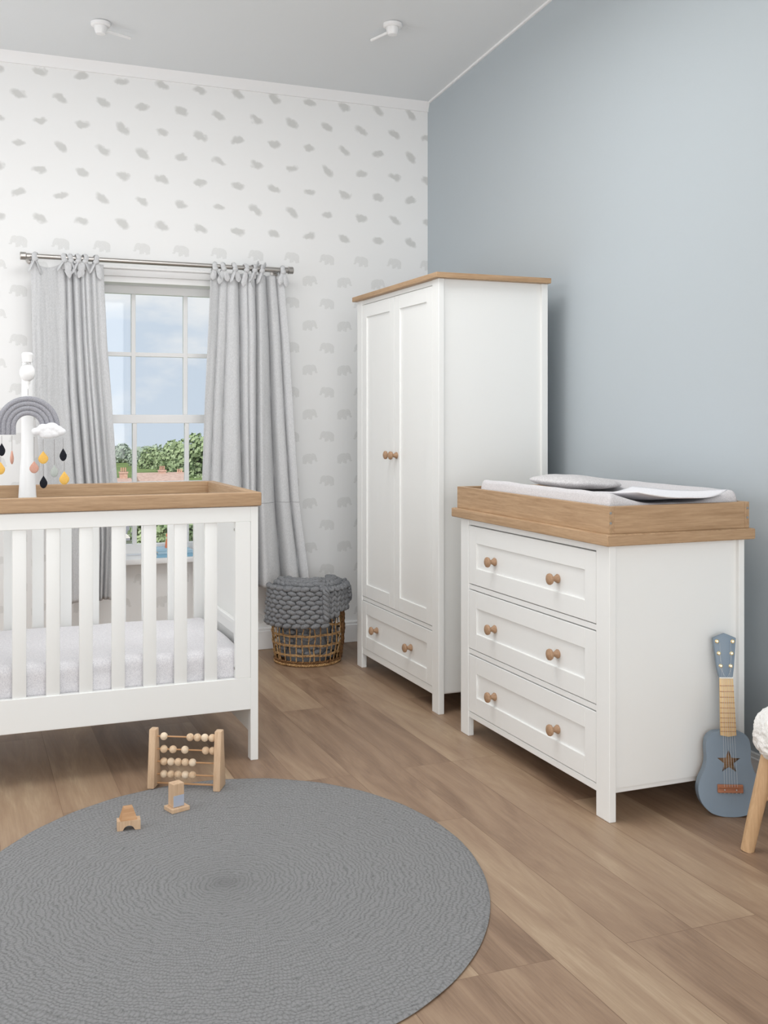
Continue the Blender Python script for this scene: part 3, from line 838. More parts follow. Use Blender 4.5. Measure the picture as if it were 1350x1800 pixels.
# ---------------------------------------------------------------- curtains and rod
RY, RZ = 5.395, 2.022
rx0, rx1 = on_y(35, 450, RY).x, on_y(515, 479, RY).x
CR = thing('curtain_rod', ((rx0 + rx1) / 2, RY, RZ), 'brushed steel curtain rod above the window', 'curtain rod')
MB().tube([(rx0 + .02, RY, RZ + .002), (1.40, RY, RZ)], .0120, 20).build('rod', M['steel'], CR)
MB().tube([(1.38, RY, RZ), (rx1 - .02, RY, RZ - .002)], .0140, 20).build('outer_tube', M['steel'], CR)
for x, s in ((rx0, 1), (rx1, -1)): MB().lathe([(0, 0), (.017, .0), (.0195, .003), (.0195, .026), (.015, .030), (.015, .045)], (x, RY, RZ), (s, 0, 0), 24).build('end_cap', M['steel'], CR)
for x in (rx0 + .055, rx1 - .07):
    MB().box(x - .008, x + .008, RY + .010, YW - .0005, RZ - .006, RZ + .006).lathe([(.022, 0), (.022, .006), (.010, .010)], (x, YW, RZ), (0, -1, 0), 20).build('bracket', M['steel'], CR)


def lerp_tab(tab, z):
    if z >= tab[0][0]: return tab[0][1]
    for (za, a), (zb, c) in zip(tab[:-1], tab[1:]):
        if z >= zb:
            t = (za - z) / (za - zb); return a + (c - a) * t
    return tab[-1][1]


def curtain(name, label, left, right, folds, ztop, zbot, seed, ties, amp0, amp1, sag=None):
    """left/right: (y_px, x_px) edges; folds: list of (position at top, position at hem, depth)"""
    L = [(on_y(x, y, RY).z, on_y(x, y, RY).x) for y, x in left]; R = [(on_y(x, y, RY).z, on_y(x, y, RY).x) for y, x in right]
    t = thing(name, ((L[0][1] + R[0][1]) / 2, RY, zbot), label, 'curtain')

    widths = [.016 + .012 * ((i * 7) % 3) / 2 for i in range(len(folds))]

    def S(u, v):
        z = ztop + (zbot - ztop) * v
        if sag: z -= sag(u) * (1 - v) ** 3
        xl, xr = lerp_tab(L, z), lerp_tab(R, z)
        k = folds
        pos = [a + (c - a) * v for a, c, _ in k]
        amp = amp0 + (amp1 - amp0) * v; y = -amp; skew = 0.0
        for p_, (_, _, d_), w_ in zip(pos, k, widths):
            y += amp * d_ * math.exp(-abs((u - p_) / w_) ** 1.3)
            skew += .006 * d_ * math.exp(-((u - p_) / .05) ** 2) * (1 if d_ > .6 else -1)
        y -= amp * .35 * math.sin(u * 9 + seed + v) 
        y += .008 * noise.noise(Vector((u * 6 + seed, v * 2.4, seed)))
        y += .0025 * noise.noise(Vector((u * 24 + seed, v * 9, seed + 4)))
        dz = .012 * noise.noise(Vector((u * 3 + seed, 7, seed))) * v
        return Vector((xl + (xr - xl) * u + skew, RY + .028 + y, z + dz))
    o = MB().grid(S, 200, 90).build('curtain_panel', M['curtain'], t, smooth=80)
    sm_ = o.modifiers.new('thickness', 'SOLIDIFY'); sm_.thickness = .0016
    # stitched hem line
    pts = []
    vh = (ztop - .795) / (ztop - zbot)
    MB().tube([S(i / 160, vh) + Vector((0, -.0018, 0)) for i in range(161)], .0013, 5).build('hem_seam', M['hemline'], t)
    for n, (tx, kind) in enumerate(ties):
        x = on_y(tx, 470, RY).x
        rnd = random.Random(seed * 100 + n)
        mb = MB()
        rr = .0190 + rnd.random() * .003
        pts = [(x + .006 * math.sin(a * 1.3 + n), RY + rr * math.cos(a), RZ - .002 + (rr + .003) * math.sin(a)) for a in [math.radians(q) for q in range(-95, 275, 18)]]
        mb.tube(pts, [.0100 + .002 * math.sin(k) for k in range(len(pts))], 8, flat=.35)
        mb.ball((x, RY - .022, RZ - .014), .014, 12, 8, (1.1, .8, .9))
        for s in (-1, 1):
            ln = .045 + rnd.random() * .045
            if kind == 'up' and s > 0: dirz = .75
            else: dirz = -1
            ox = s * (.010 + rnd.random() * .014)
            q = [(x, RY - .018, RZ - .012), (x + ox * .7, RY - .026, RZ - .012 + dirz * ln * .4), (x + ox * 1.3, RY - .024, RZ - .012 + dirz * ln * .8), (x + ox * 1.5, RY - .021, RZ - .012 + dirz * ln)]
            mb.tube(q, [.007, .013, .015, .003], 8, flat=.25)
        mb.tube([(x, RY - .014, RZ - .016), (x, RY - .002, RZ - .052)], [.009, .013], 8)
        mb.build('tie', M['curtain'], t, smooth=60)
    return t


M['hemline'] = principled('seam_thread', (0.33, 0.335, 0.345), 0.9)[0]
curtain('curtain', 'pale grey tie-top curtain at the left of the window, sagging beside its first tie',
        [(470, 54), (690, 58), (850, 72), (960, 99), (1056, 103)], [(470, 182), (600, 188), (700, 196), (860, 207), (1056, 197)],
        [(.47, .42, .7), (.55, .56, 1.1), (.66, .66, .9), (.74, .75, .45), (.83, .84, .6), (.91, .92, .35)], 2.000, .335, 1.0,
        [(61, ''), (113, ''), (124, ''), (137, ''), (149, ''), (168, '')], .034, .062,
        sag=lambda u: .030 * math.sin(math.pi * u / .43) ** 1.0 if u < .43 else 0)
curtain('curtain', 'pale grey tie-top curtain at the right of the window, hanging in deep folds',
        [(470, 370), (560, 366), (700, 359), (840, 354), (1030, 345)], [(480, 498), (600, 508), (750, 515), (880, 523), (1025, 540)],
        [(.14, .08, .35), (.25, .20, .5), (.38, .43, 1.2), (.50, .49, .4), (.60, .55, 1.2), (.76, .78, 1.3), (.90, .93, .7)], 1.990, .352, 3.0,
        [(377, ''), (392, ''), (412, ''), (432, ''), (446, 'up'), (459, 'up'), (496, '')], .036, .066)

# ---------------------------------------------------------------- things on the window sill
sz = WZ0 + .018
def book(x0, x1, y0, y1, z0, h, mat, label, rz=0.0):
    cx_, cy_ = (x0 + x1) / 2, (y0 + y1) / 2
    t = thing('book', (cx_, cy_, z0), label, 'book', rz, group='books on the window sill')
    hx, hy = (x1 - x0) / 2, (y1 - y0) / 2
    mb = MB().box(-hx, hx, -hy, hy, 0, .002, bev=.0005).box(-hx, hx, -hy, hy, h - .002, h, bev=.0005).box(-hx, hx, -hy, -hy + .002, .002, h - .002, bev=0)
    mb.build('cover', mat, t, world=False)
    MB().box(-hx + .003, hx - .003, -hy + .002, hy - .004, .002, h - .002, bev=0).build('pages', M['paper'], t, world=False)
b0 = on_y(276, 975, 5.46).x; b1 = on_y(345, 975, 5.46).x
book(b0, b1, 5.460, 5.600, sz + .0005, .017, M['book_b'], 'mid blue book at the bottom of the window sill stack')
book(b0 + .004, b1 - .012, 5.464, 5.598, sz + .018, .014, M['book_a'], 'light blue book in the middle of the window sill stack', .03)
book(b0 + .002, b1 - .06, 5.466, 5.590, sz + .0325, .011, M['book_a'], 'small light blue book on top of the window sill stack', -.05)
ob = on_y(296, 950, 5.52)
t = thing('peg_figure', (ob.x, 5.52, sz + .0437), 'small orange wooden peg figure standing on the stacked blue books', 'toy')
MB().lathe([(.017, 0), (.018, .004), (.015, .030), (.010, .046), (.007, .052)], (0, 0, 0)).build('body', M['orange'], t, world=False)
MB().ball((0, 0, .064), .0135).build('head', M['orange'], t, world=False)

# ---------------------------------------------------------------- basket and chunky blanket
BC = Vector((1.662, 5.178, 0))
BK = thing('wicker_basket', BC, 'round open-weave rattan basket on the floor between the curtain and the wardrobe', 'basket')
def br(z): return .150 + .026 * math.sin(math.pi * min(1, z / .30)) ** .8 if z < .30 else .150
def br(z):
    t = z / .37
    return .158 + .022 * math.sin(math.pi * min(1, max(0, t)) * .9 + .15)
rnd = random.Random(4)
mb = MB()
for k in range(34):
    a = 2 * math.pi * k / 34 + rnd.uniform(-.03, .03)
    pts = []
    for j in range(15):
        z = .012 + j * .025
        aa = a + .075 * noise.noise(Vector((k * 3.1, z * 13, 0)))
        pts.append((br(z) * math.cos(aa), br(z) * math.sin(aa), z))
    mb.tube(pts, [.0031 + .0012 * noise.noise(Vector((k, j * 2.3, 5))) for j in range(15)], 6)
mb.build('upright_weave', M['rattan'], BK, world=False)
mb = MB()
for i, z in enumerate((.055, .105, .155, .205, .255, .305)):
    for dz in (0, .006):
        pts = [((br(z) + .003 + .002 * math.sin(q * 17)) * math.cos(2 * math.pi * q / 96), (br(z) + .003 + .002 * math.sin(q * 17)) * math.sin(2 * math.pi * q / 96), z + dz + .010 * noise.noise(Vector((q * .14, i * 3, 0)))) for q in range(97)]
        mb.tube(pts, .0026, 6)
mb.build('ring_weave', M['rattan'], BK, world=False)


def braid(rad, z, r, n, name, mat):
    mb = MB()
    for s in range(3):
        pts = []
        for q in range(n * 6 + 1):
            a = 2 * math.pi * q / (n * 6); ph = a * n + s * 2 * math.pi / 3
            pts.append(((rad + r * math.cos(ph)) * math.cos(a), (rad + r * math.cos(ph)) * math.sin(a), z + r * .8 * math.sin(ph)))
        mb.tube(pts, r * .75, 6)
    mb.build(name, mat, BK, world=False)


braid(br(0) + .002, .009, .006, 30, 'base_braid', M['rattan'])
braid(br(0) + .004, .022, .005, 30, 'base_braid', M['rattan_d'])
braid(br(.37), .370, .008, 26, 'rim_braid', M['rattan'])
MB().lathe([(0, .002), (br(0) - .002, .002), (br(0) - .002, .006), (0, .006)], (0, 0, 0), seg=48).build('basket_base', M['rattan_d'], BK, world=False)
# side handle: thick wrapped strands on the right flank
mb = MB()
va = math.radians(335)
for s in range(9):
    a = va + (s - 4) * .055
    pts = [((br(z) + .008 + .003 * math.sin(z * 90 + s)) * math.cos(a + .02 * math.sin(z * 60 + s)), (br(z) + .008 + .003 * math.sin(z * 90 + s)) * math.sin(a + .02 * math.sin(z * 60 + s)), z) for z in [.015 + q * .0245 for q in range(15)]]
    mb.tube(pts, .0038, 6)
mb.build('side_braid', M['rattan_d'], BK, world=False)

BL = thing('knitted_blanket', (BC.x, BC.y, .02), 'chunky dark grey knitted blanket bundled in and draped over the rattan basket', 'blanket')
mb = MB()          # bundled part inside the basket
for k in range(230):
    z = rnd.uniform(.035, .37); a = rnd.uniform(0, 2 * math.pi); R_ = (br(z) - .028) * (.93 if rnd.random() < .8 else .7)
    q = Matrix.Rotation(a + math.pi / 2, 3, 'Z') @ Matrix.Rotation(rnd.uniform(-.7, .7), 3, 'Y')
    mb.ball((BC.x + R_ * math.cos(a), BC.y + R_ * math.sin(a), z), 1, 10, 7, (.030, .013, .013), q)
mb.lathe([(0, .012), (.115, .012), (.128, .10), (.128, .30), (.10, .37), (0, .385)], BC, seg=24)
mb.build('bundled_wool', M['blanket'], BL, smooth=80)


def drape(a, h, off=0.0):
    """h: distance from rim, positive hangs down outside, negative goes in over the rim"""
    if h >= 0:
        z = .392 - h; R_ = br(min(z, .37)) + .030 + off + .006 * math.cos(h * 16) + .010 * noise.noise(Vector((a * 2.2, h * 6, 1)))
    else:
        z = .392 + .030 * math.sin(min(1, -h / .06) * math.pi / 2) + .008 * noise.noise(Vector((a * 3, h * 20, 2))); R_ = br(.37) + .024 + h
    return Vector((BC.x + R_ * math.cos(a), BC.y + R_ * math.sin(a), z))


def stitches(a0, a1, h0, h1, name, style, step_w=.040, step_h=.0225):
    mb = MB(); R_ = .19
    nw = max(2, int(abs(a1 - a0) * R_ / step_w)); H = h1(0.5) - h0 if callable(h1) else h1 - h0
    nh = int((max(h1(0), h1(1), h1(.5)) - h0) / step_h)
    for i in range(nw + 1):
        for j in range(nh + 1):
            u = i / nw; h = h0 + j * step_h
            if h > h1(u): continue
            off = (.5 if j % 2 else 0) if style == 'garter' else 0
            u2 = min(1, (i + off) / nw)
            a = a0 + (a1 - a0) * u2 + noise.noise(Vector((i * 2.1, j * 1.7, 0))) * .03
            c = drape(a, h, .004)
            tw_ = Vector((-math.sin(a), math.cos(a), 0)); dn = (drape(a, h + .005) - drape(a, h - .005)).normalized()
            nrm = tw_.cross(dn).normalized()
            if style == 'garter':
                ang = (.22 if j % 2 else -.22) + noise.noise(Vector((i, j, 3))) * .3
                sc_ = (.0265, .0140, .0140)
                d1 = (tw_ * math.cos(ang) + dn * math.sin(ang)).normalized()
            else:
                ang = (.95 if i % 2 else -.95) + math.pi / 2 * 0
                sc_ = (.0210, .0105, .0110)
                d1 = (dn * math.cos(ang * .55) + tw_ * math.sin(ang * .55)).normalized()
            d3 = d1.cross(nrm).normalized()
            q = Matrix((d1, d3, nrm)).transposed()
            mb.ball(c, 1, 12, 8, sc_, q)
    # backing sheet
    def B(u, v):
        a = a0 + (a1 - a0) * u; return drape(a, h0 + (h1(u) - h0) * v, -.003)
    mb.grid(B, 30, 24)
    return mb.build(name, M['blanket'], BL, smooth=80)


D = math.radians
stitches(D(170), D(276), -.09, lambda u: .195 - .02 * abs(u - .5), 'front_drape', 'garter')
stitches(D(279), D(352), -.075, lambda u: .085 * (1 - u) + .078, 'side_drape', 'braid', step_w=.0165, step_h=.026)
mb = MB()                         # rolled far corner sticking out at the right
for k in range(44):
    t_ = k / 43; a = D(352) + rnd.uniform(-.35, .35); h = rnd.uniform(-.02, .085); c = drape(a, h, .016)
    q = Matrix.Rotation(a + math.pi / 2, 3, 'Z') @ Matrix.Rotation(rnd.uniform(-.9, .9), 3, 'Y')
    mb.ball(c, 1, 10, 7, (.021, .011, .012), q)
mb.build('rolled_corner', M['blanket'], BL, smooth=80)
mb = MB()                         # plaited edge between the two drapes
for s in range(2):
    pts = [drape(D(277) + .045 * math.sin(h * 130 + s * math.pi), h, .022 + .006 * math.cos(h * 130 + s * math.pi)) for h in [-.03 + q * .008 for q in range(23)]]
    mb.tube(pts, .0105, 8)
mb.build('plaited_edge', M['blanket'], BL, smooth=80)

# ---------------------------------------------------------------- rug
RC = (0.659, 2.754)
def rug_r(a):                     # slightly oval, as hand-made rugs are
    c_, s_ = math.cos(a - math.radians(72.9)), math.sin(a - math.radians(72.9))
    return 1 / math.sqrt((c_ / .822) ** 2 + (s_ / .690) ** 2)
mb = MB(); n = 200
prof = [(0.0, .0085), (.5, .0085), (.97, .0085), (.992, .0075), (1.0, .004), (.995, .0005)]
rings = []
for s, z in prof[1:]:
    rings.append([mb.bm.verts.new((s * rug_r(2 * math.pi * k / n) * math.cos(2 * math.pi * k / n), s * rug_r(2 * math.pi * k / n) * math.sin(2 * math.pi * k / n), z + (.0006 * math.sin(k * .9) if s > .9 else 0))) for k in range(n)])
c0 = mb.bm.verts.new((0, 0, .0085))
for k in range(n): mb.bm.faces.new((c0, rings[0][k], rings[0][(k + 1) % n]))
for a, c in zip(rings[:-1], rings[1:]):
    for k in range(n): mb.bm.faces.new((a[k], c[k], c[(k + 1) % n], a[(k + 1) % n]))
mb.bm.faces.new(rings[-1])
rug = mb.build('round_rug', M['rug'], None, smooth=60); rug.location = (RC[0], RC[1], 0)
tag(rug, 'large round grey crocheted rug on the wooden floor', 'rug')

# ---------------------------------------------------------------- abacus
pa = Vector((0.590, 3.541, 0))
AB = thing('abacus', (pa.x, pa.y, .0088), 'wooden abacus with four rows of round beads at the far edge of the rug', 'abacus', rz=math.atan2(-.108, .198))
W_ = .2255
for u0, nm in ((-.010, 'l'), (W_ - .012, 'r')):
    mb = MB(); mb.prism([(0, 0), (.075, 0), (.052, .192), (.020, .192)], 'x', u0, u0 + .024, bev=.0035)
    mb.build('side_board', M['beech'], AB, world=False)
rows = [(.166, (280.8, 327.6, 340.5, 353.5, 366.7)), (.1235, (280.8, 297, 318.3, 355.1, 367.6)), (.082, (280.8, 293.4, 306.1, 318.8, 331.6)), (.040, (280.8, 293.4, 306.1, 318.8, 331.6))]
for i, (z, xs) in enumerate(rows):
    vy = .036
    MB().tube([(.008, vy, z), (W_ - .006, vy, z)], .0026, 10).build('rod', M['beech_d'], AB, world=False)
    for j, x in enumerate(xs):
        u = (x - 265) / 519 + .006
        MB().ball((u, vy, z), .0128, 20, 14).build('bead', M['bead_p'] if (i + j) % 3 == 0 else M['bead'], AB, world=False)
MB().tube([(.008, .036, .010), (W_ - .006, .036, .010)], .0032, 10).build('rod', M['beech_d'], AB, world=False)

# ---------------------------------------------------------------- toy blocks
RT = .0088
def gp(x, y, z=0.0):
    r = _ray(x, y); k = (z - EYE) / r.z; return Vector((0, 0, EYE)) + r * k
g = gp(311, 1428)
t = MB().box(-.031, .031, -.027, .027, 0, .013, bev=.001).build('toy_block', M['beech'], None); t.location = (g.x, g.y, RT); t.rotation_euler = (0, 0, math.radians(18))
tag(t, 'flat square wooden toy block on the rug, under the upright block', 'toy block')
UB = thing('toy_block', (g.x - .002, g.y + .002, RT + .0133), 'upright wooden toy block with a pale blue patch, standing on a flat block', 'toy block', rz=math.radians(18))
MB().box(-.019, .019, -.0165, .0165, 0, .072, bev=.001).build('block_body', M['beech'], UB, world=False)
MB().box(-.0185, .0185, -.0172, -.0164, .001, .036, bev=0).build('painted_patch', M['blue_paint'], UB, world=False)
g = gp(226, 1461)
pts = [(-.034, 0), (-.018, 0)] + [(.016 * math.cos(a) * 1.0, .014 * math.sin(a)) for a in [math.pi - math.pi * k / 10 for k in range(1, 10)]] + [(.018, 0), (.034, 0), (.034, .028), (-.034, .028)]
mb = MB(); mb.prism(pts, 'y', -.017, .017)
t = mb.build('toy_block', M['beech'], None); t.location = (g.x, g.y, RT); t.rotation_euler = (0, 0, math.radians(-5))
tag(t, 'wooden arch toy block on the rug carrying a tapered block', 'toy block')
mb = MB()
V = [(-.025, -.014, 0), (.025, -.014, 0), (.025, .014, 0), (-.025, .014, 0), (-.013, -.004, .036), (.013, -.004, .036), (.013, .014, .036), (-.013, .014, .036)]
vs = [mb.bm.verts.new(v) for v in V]
for f in ((0, 1, 2, 3), (4, 5, 6, 7), (0, 1, 5, 4), (1, 2, 6, 5), (2, 3, 7, 6), (3, 0, 4, 7)): mb.bm.faces.new([vs[i] for i in f])
t = mb.build('toy_block', M['beech_d'], None); t.location = (g.x - .001, g.y, RT + .0283); t.rotation_euler = (0, 0, math.radians(2))
tag(t, 'darker tapered wooden toy block sitting on top of the arch block', 'toy block')

# ---------------------------------------------------------------- toy guitar
def curve_mesh(outlines, depth):
    cu = bpy.data.curves.new('outline', 'CURVE'); cu.dimensions = '2D'; cu.fill_mode = 'BOTH'; cu.extrude = depth / 2
    for pts in outlines:
        sp = cu.splines.new('POLY'); sp.points.add(len(pts) - 1); sp.use_cyclic_u = True
        for p_, q in zip(sp.points, pts): p_.co = (q[0], q[1], 0, 1)
    o = bpy.data.objects.new('outline', cu); COL.objects.link(o)
    dg = bpy.context.evaluated_depsgraph_get(); me = bpy.data.meshes.new_from_object(o.evaluated_get(dg))
    COL.objects.unlink(o); bpy.data.objects.remove(o); bpy.data.curves.remove(cu)
    return me


def spline(pts, n=6):
    out = []; m_ = len(pts)
    for i in range(m_):
        p0, p1, p2, p3 = [Vector(pts[(i + k - 1) % m_]) for k in range(4)]
        for k in range(n):
            t_ = k / n
            out.append(tuple(.5 * ((2 * p1) + (p2 - p0) * t_ + (2 * p0 - 5 * p1 + 4 * p2 - p3) * t_ ** 2 + (3 * p1 - p0 - 3 * p2 + p3) * t_ ** 3)))
    return out


gg = gp(1285, 1437)
GT = thing('toy_guitar', (gg.x, gg.y, 0.001), 'blue-grey toy guitar with a star sound hole leaning on the chest of drawers', 'guitar', rz=math.radians(-25), rx=math.radians(-8.5))
half = [(.030, .002), (.062, .013), (.088, .042), (.097, .078), (.090, .112), (.076, .140), (.068, .170), (.069, .205), (.064, .235), (.047, .253), (.022, .258)]
outl = spline([(0, 0)] + half + [(0, .258)] + [(-x, y) for x, y in reversed(half)], 5)
ctr = Vector((0, .13))
inner = [tuple(ctr + (Vector(p_) - ctr) * .94) for p_ in outl]
star = []
for k in range(10):
    r_ = .037 if k % 2 == 0 else .0155
    a = math.pi / 2 + k * math.pi / 5; star.append((r_ * math.cos(a), .165 + r_ * math.sin(a)))
SW = Matrix(((1, 0, 0, 0), (0, 0, 1, 0), (0, 1, 0, 0), (0, 0, 0, 1)))     # outline (x, y) -> (x, z), depth -> y
def from_mesh(mes):
    mb = MB()
    for me, y in mes:
        b2 = bmesh.new(); b2.from_mesh(me); b2.transform(Matrix.Translation((0, y, 0)) @ SW)
        tmp = bpy.data.meshes.new('tmp'); b2.to_mesh(tmp); b2.free(); mb.bm.from_mesh(tmp); bpy.data.meshes.remove(tmp)
    return mb
TH = .042
mb = from_mesh([(curve_mesh([outl, star], .004), .002), (curve_mesh([outl, inner], TH - .004), .004 + (TH - .004) / 2)])
mb.build('body', M['guitar'], GT, world=False, smooth=40)
from_mesh([(curve_mesh([inner], .004), TH - .003)]).build('back_board', M['beech_d'], GT, world=False)
mb = MB(); mb.prism([(-.0245, .246), (0, .242), (.0245, .246), (.021, .422), (-.021, .422)], 'y', -.008, -.0005, bev=.001)
mb.build('fingerboard', M['fret_wood'], GT, world=False)
mb = MB(); z = .416
for k in range(13):
    z -= .0185 - k * .0006
    w = .0213 + (.422 - z) * .019
    if z > .25: mb.box(-w, w, -.0092, -.0078, z - .0007, z + .0007, bev=0)
mb.build('fret', M['bridge'], GT, world=False)
mb = MB(); mb.prism([(-.018, .25), (.018, .25), (.0195, .44), (-.0195, .44)], 'y', 0, .016, bev=.003); mb.build('neck', M['guitar'], GT, world=False)
mb = MB(); mb.prism([(-.021, .423), (.021, .423), (.026, .452), (.036, .545), (.0, .560), (-.036, .545), (-.027, .452)], 'y', -.006, .012, bev=.0025)
mb.build('headstock', M['guitar'], GT, world=False)
MB().box(-.021, .021, -.0105, -.004, .4195, .4235, bev=.0005).build('nut', M['paper'], GT, world=False)
for i, z in enumerate((.534, .497, .458)):
    for s in (-1, 1):
        x = s * (.0245 - i * .0045)
        MB().lathe([(.0065, 0), (.0065, .0012), (.003, .0025), (.003, .007), (.0036, .0085), (0, .0092)], (x, -.006, z), (0, -1, 0), 16).build('tuning_peg', M['brass'], GT, world=False)
MB().box(-.039, .039, -.009, 0.0, .073, .098, bev=.0015).build('bridge', M['bridge'], GT, world=False)
mb = MB().tube([(-.036, -.0115, .0905), (.036, -.0115, .0905)], .0028, 8); mb.build('saddle', M['bridge'], GT, world=False)
mb = MB()
for k in range(6): mb.lathe([(.0022, 0), (.0022, .002), (0, .003)], (-.030 + k * .012, -.0075, .0735), (0, 0, -1), 8)
for x in (-.018, .018): mb.lathe([(.0028, 0), (.002, .0015), (0, .002)], (x, -.009, .082), (0, -1, 0), 8)
mb.build('bridge_pin', M['steel'], GT, world=False)
for k in range(6):
    xb = -.020 + k * .008; xt = -.014 + k * .0056
    MB().tube([(xb, -.0135, .0905), (xt, -.0115, .4235), ((-1 if k < 3 else 1) * (.022 - abs(k - 2.5) * .002), -.0085, .45 + (.08 if k in (0, 5) else .044 if k in (1, 4) else .008))], .00036, 5).build('string', M['string'], GT, world=False)

# ---------------------------------------------------------------- stool
ST = Vector((2.245, 2.325, 0))
SL = thing('sheepskin_stool', ST, 'low wooden stool with a white sheepskin seat at the right edge', 'stool')
mb = MB(); bmesh.ops.create_icosphere(mb.bm, subdivisions=6, radius=1)
for v in mb.bm.verts:
    d = v.co.copy(); e = 3.0
    k = (abs(d.x) ** 2 + abs(d.y) ** 2) ** .5
    r_ = (k ** e + abs(d.z) ** e) ** (-1 / e)
    q = Vector((d.x * r_ * .158, d.y * r_ * .158, d.z * r_ * .082))
    nz = noise.fractal(q * 26, 1.0, 2.0, 4) * .007 + noise.noise(q * 110) * .0035
    v.co = q + d * nz + Vector((0, 0, .335))
mb.build('sheepskin_seat', M['fleece'], SL, smooth=80, world=False)
for k in range(4):
    a = math.radians(147 + 90 * k)
    c_, s_ = math.cos(a), math.sin(a)
    pts = [(c_ * r_, s_ * r_, z) for r_, z in ((.178, 0), (.160, .09), (.140, .18), (.118, .285))]
    mb = MB().tube(pts, [.0195, .0205, .0215, .0215], 18)
    for v in mb.bm.verts:
        if v.co.z < .012: v.co.z = max(v.co.z, 0.0) if v.co.z > 0 else 0.0
    mb.build('leg', M['pine'], SL, world=False)
for k in range(2):
    a = math.radians(147 + 90 * k); z = .155 - .03 * k
    MB().tube([(math.cos(a) * .150, math.sin(a) * .150, z), (-math.cos(a) * .150, -math.sin(a) * .150, z)], .010, 12).build('stretcher', M['pine'], SL, world=False)

# ---------------------------------------------------------------- outside the window
gr = MB().box(-60, 160, YW + 2.5, 165, -4.4, -4.2, bev=0).build('ground', M['grass'], None, smooth=0); gr['kind'] = 'structure'


def tree(px_, ytop, Y, width, mat, label, seed):
    c = on_y(px_, ytop, Y); rnd = random.Random(seed)
    t = thing('tree', (c.x, Y, -4.2), label, 'tree', group='trees beyond the window')
    h = c.z; rad = width / 2
    mb = MB(); bm = mb.bm
    blobs = []
    for k in range(26):
        f = (k + rnd.random()) / 26; zz = h - rad * .42 - f * (rad * 2.6)
        rr = rad * (.35 + .65 * math.sin(min(1, .18 + f * .9) * math.pi / 2)); a = rnd.uniform(0, 6.28)
        q = rnd.uniform(.15, .75) * rr
        blobs.append((Vector((q * math.cos(a), q * math.sin(a), zz)), rad * rnd.uniform(.30, .45)))
    blobs.append((Vector((0, 0, h - rad * .38)), rad * .38))
    for bc, r_ in blobs:
        for i in range(230):
            d = Vector((rnd.gauss(0, 1), rnd.gauss(0, 1), rnd.gauss(0, 1))).normalized()
            p_ = bc + d * r_ * rnd.uniform(.78, 1.06)
            s = rad * rnd.uniform(.05, .10)
            n_ = (d + Vector((rnd.gauss(0, .6), rnd.gauss(0, .6), rnd.gauss(0, .6)))).normalized()
            a_ = n_.orthogonal().normalized() * s; b_ = n_.cross(a_).normalized() * s * .7
            bm.faces.new([bm.verts.new(p_ + w) for w in (a_, b_, -a_, -b_)])
    mb.bm.transform(Matrix.Translation((0, 0, 4.2)))
    mb.build('crown', mat, t, smooth=0, world=False)
    mb = MB().tube([(0, 0, 0), (.05, 0, (h + 4.2) * .5), (0, 0, h + 4.2 - rad)], [rad * .12, rad * .09, rad * .04], 8)
    mb.build('trunk', M['bark'], t, world=False)


def W(px_, Y): return px_ * Y / F_PX


for px_, yt, Y, wpx, mat_, lab, sd_ in (
        (345, 763, 100, 118, 'leaf', 'large green tree outside, at the right behind the window bars', 1),
        (304, 774, 110, 92, 'leaf', 'rounded green tree outside, left of the tallest one', 2),
        (268, 786, 118, 74, 'leaf', 'middle green tree outside, over the orange chimney', 3),
        (243, 796, 126, 50, 'leaf_b', 'small pointed tree outside, right of the first window bar', 4),
        (214, 779, 136, 72, 'leaf_b', 'bluish tree outside at the left of the window', 5),
        (178, 788, 148, 74, 'leaf_b', 'bluish tree outside half behind the left curtain', 6)):
    tree(px_, yt, Y, W(wpx, Y), M[mat_], lab, sd_)
tree(336, 872, 14, 1.0, M['leaf'], 'low bright tree in the garden seen between the cot slats', 7)
tree(281, 878, 17, 1.5, M['leaf'], 'low garden tree seen above the window sill books', 8)


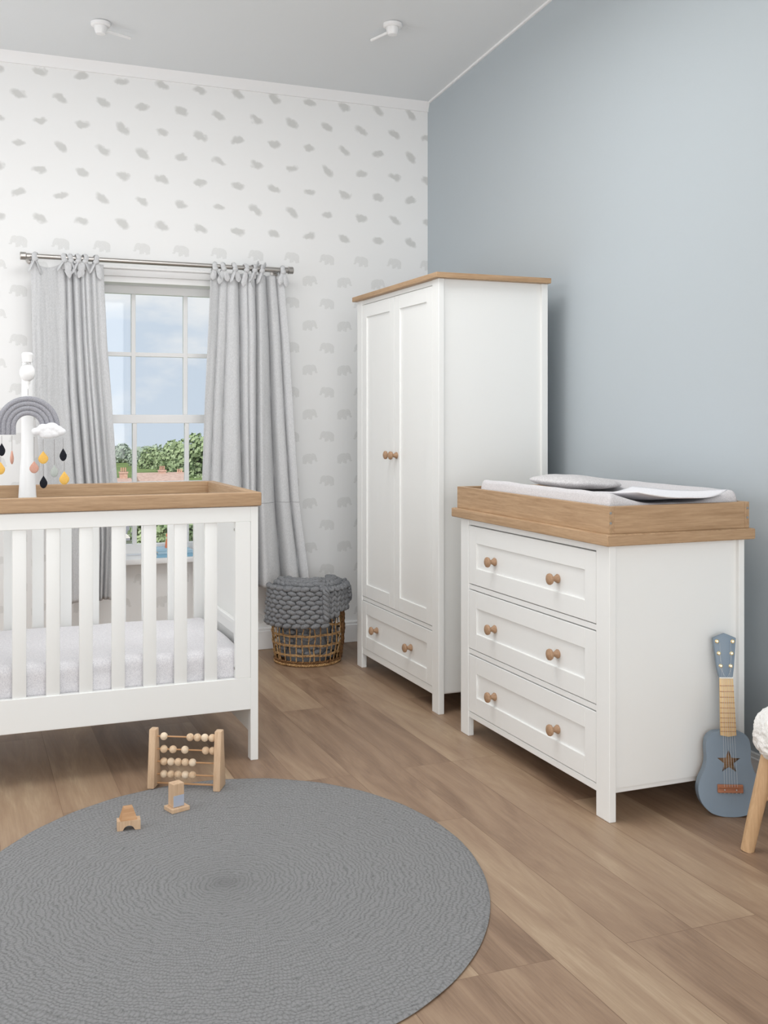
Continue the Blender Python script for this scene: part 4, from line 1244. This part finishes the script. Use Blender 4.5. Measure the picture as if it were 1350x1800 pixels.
rnd = random.Random(77); mb = MB()
for i in range(14000):            # far woodland edge, uncountable
    x = rnd.uniform(-130, 150); t_ = rnd.random()
    top = -2.7 + 1.0 * noise.noise(Vector((x * .12, 3, 0))) + .5 * noise.noise(Vector((x * .5, 9, 0)))
    p_ = Vector((x, 152 + rnd.uniform(-2.5, 2.5), -4.2 + (top + 4.2) * t_))
    n_ = Vector((rnd.gauss(0, .6), -1, rnd.gauss(.3, .5))).normalized(); s_ = rnd.uniform(.2, .42)
    a_ = n_.orthogonal().normalized() * s_; b_ = n_.cross(a_).normalized() * s_ * .7
    mb.bm.faces.new([mb.bm.verts.new(p_ + w) for w in (a_, b_, -a_, -b_)])
wl = mb.build('woodland', M['leaf_b'], None, smooth=0)
tag(wl, 'low distant line of woodland along the horizon outside the window', 'woodland', kind='stuff')


def house(px_, Y, w, d, eave, ridge, wall_m, roof_m, chim, label, win_px=None):
    cx_ = on_y(px_, 800, Y).x
    t = thing('house', (cx_, Y + d / 2, -4.2), label, 'house')
    MB().box(cx_ - w / 2, cx_ + w / 2, Y, Y + d, -4.2, eave, bev=0).build('walls', wall_m, t)
    mb = MB(); mb.prism([(Y - .15, eave - .1), (Y + d + .15, eave - .1), (Y + d / 2, ridge)], 'x', cx_ - w / 2 - .1, cx_ + w / 2 + .1); mb.build('roof', roof_m, t)
    for k, (fx, top) in enumerate(chim):
        x = on_y(fx, 800, Y + d / 2).x
        s = MB().box(x - .26, x + .26, Y + d / 2 - .25, Y + d / 2 + .25, ridge - .8, top, bev=0).box(x - .30, x + .30, Y + d / 2 - .3, Y + d / 2 + .3, top - .12, top, bev=0).build('chimney', M['brick'], t)
        for q in (-.15, 0, .15): MB().lathe([(.05, 0), (.06, .05), (.045, .26), (.055, .3), (.03, .3)], (x + q, Y + d / 2, top), seg=10).build('chimney_pot', M['pot'], s)
    for q in (-.3, 0, .3):
        x = cx_ + q * w
        MB().box(x - w * .09, x + w * .09, Y - .04, Y + .02, eave - .75, eave - .22, bev=0).build('window', M['dark_glass'], t)


house(208, 74, 2.6, 8, -4.3 + .9, -3.0, M['render'], M['tile'], [(217, -2.55)], 'pale house outside with a chimney at the left of the window')
house(297, 80, 3.6, 8, -3.9, -2.95, M['render'], M['tile'], [(285, -2.75), (316, -3.0)], 'red roofed house outside with chimneys, in the middle of the window')
house(222, 24, 1.0, 3, -1.35, -1.05, M['render'], M['slate'], [], 'small pale house with a slate roof seen low between the cot slats')
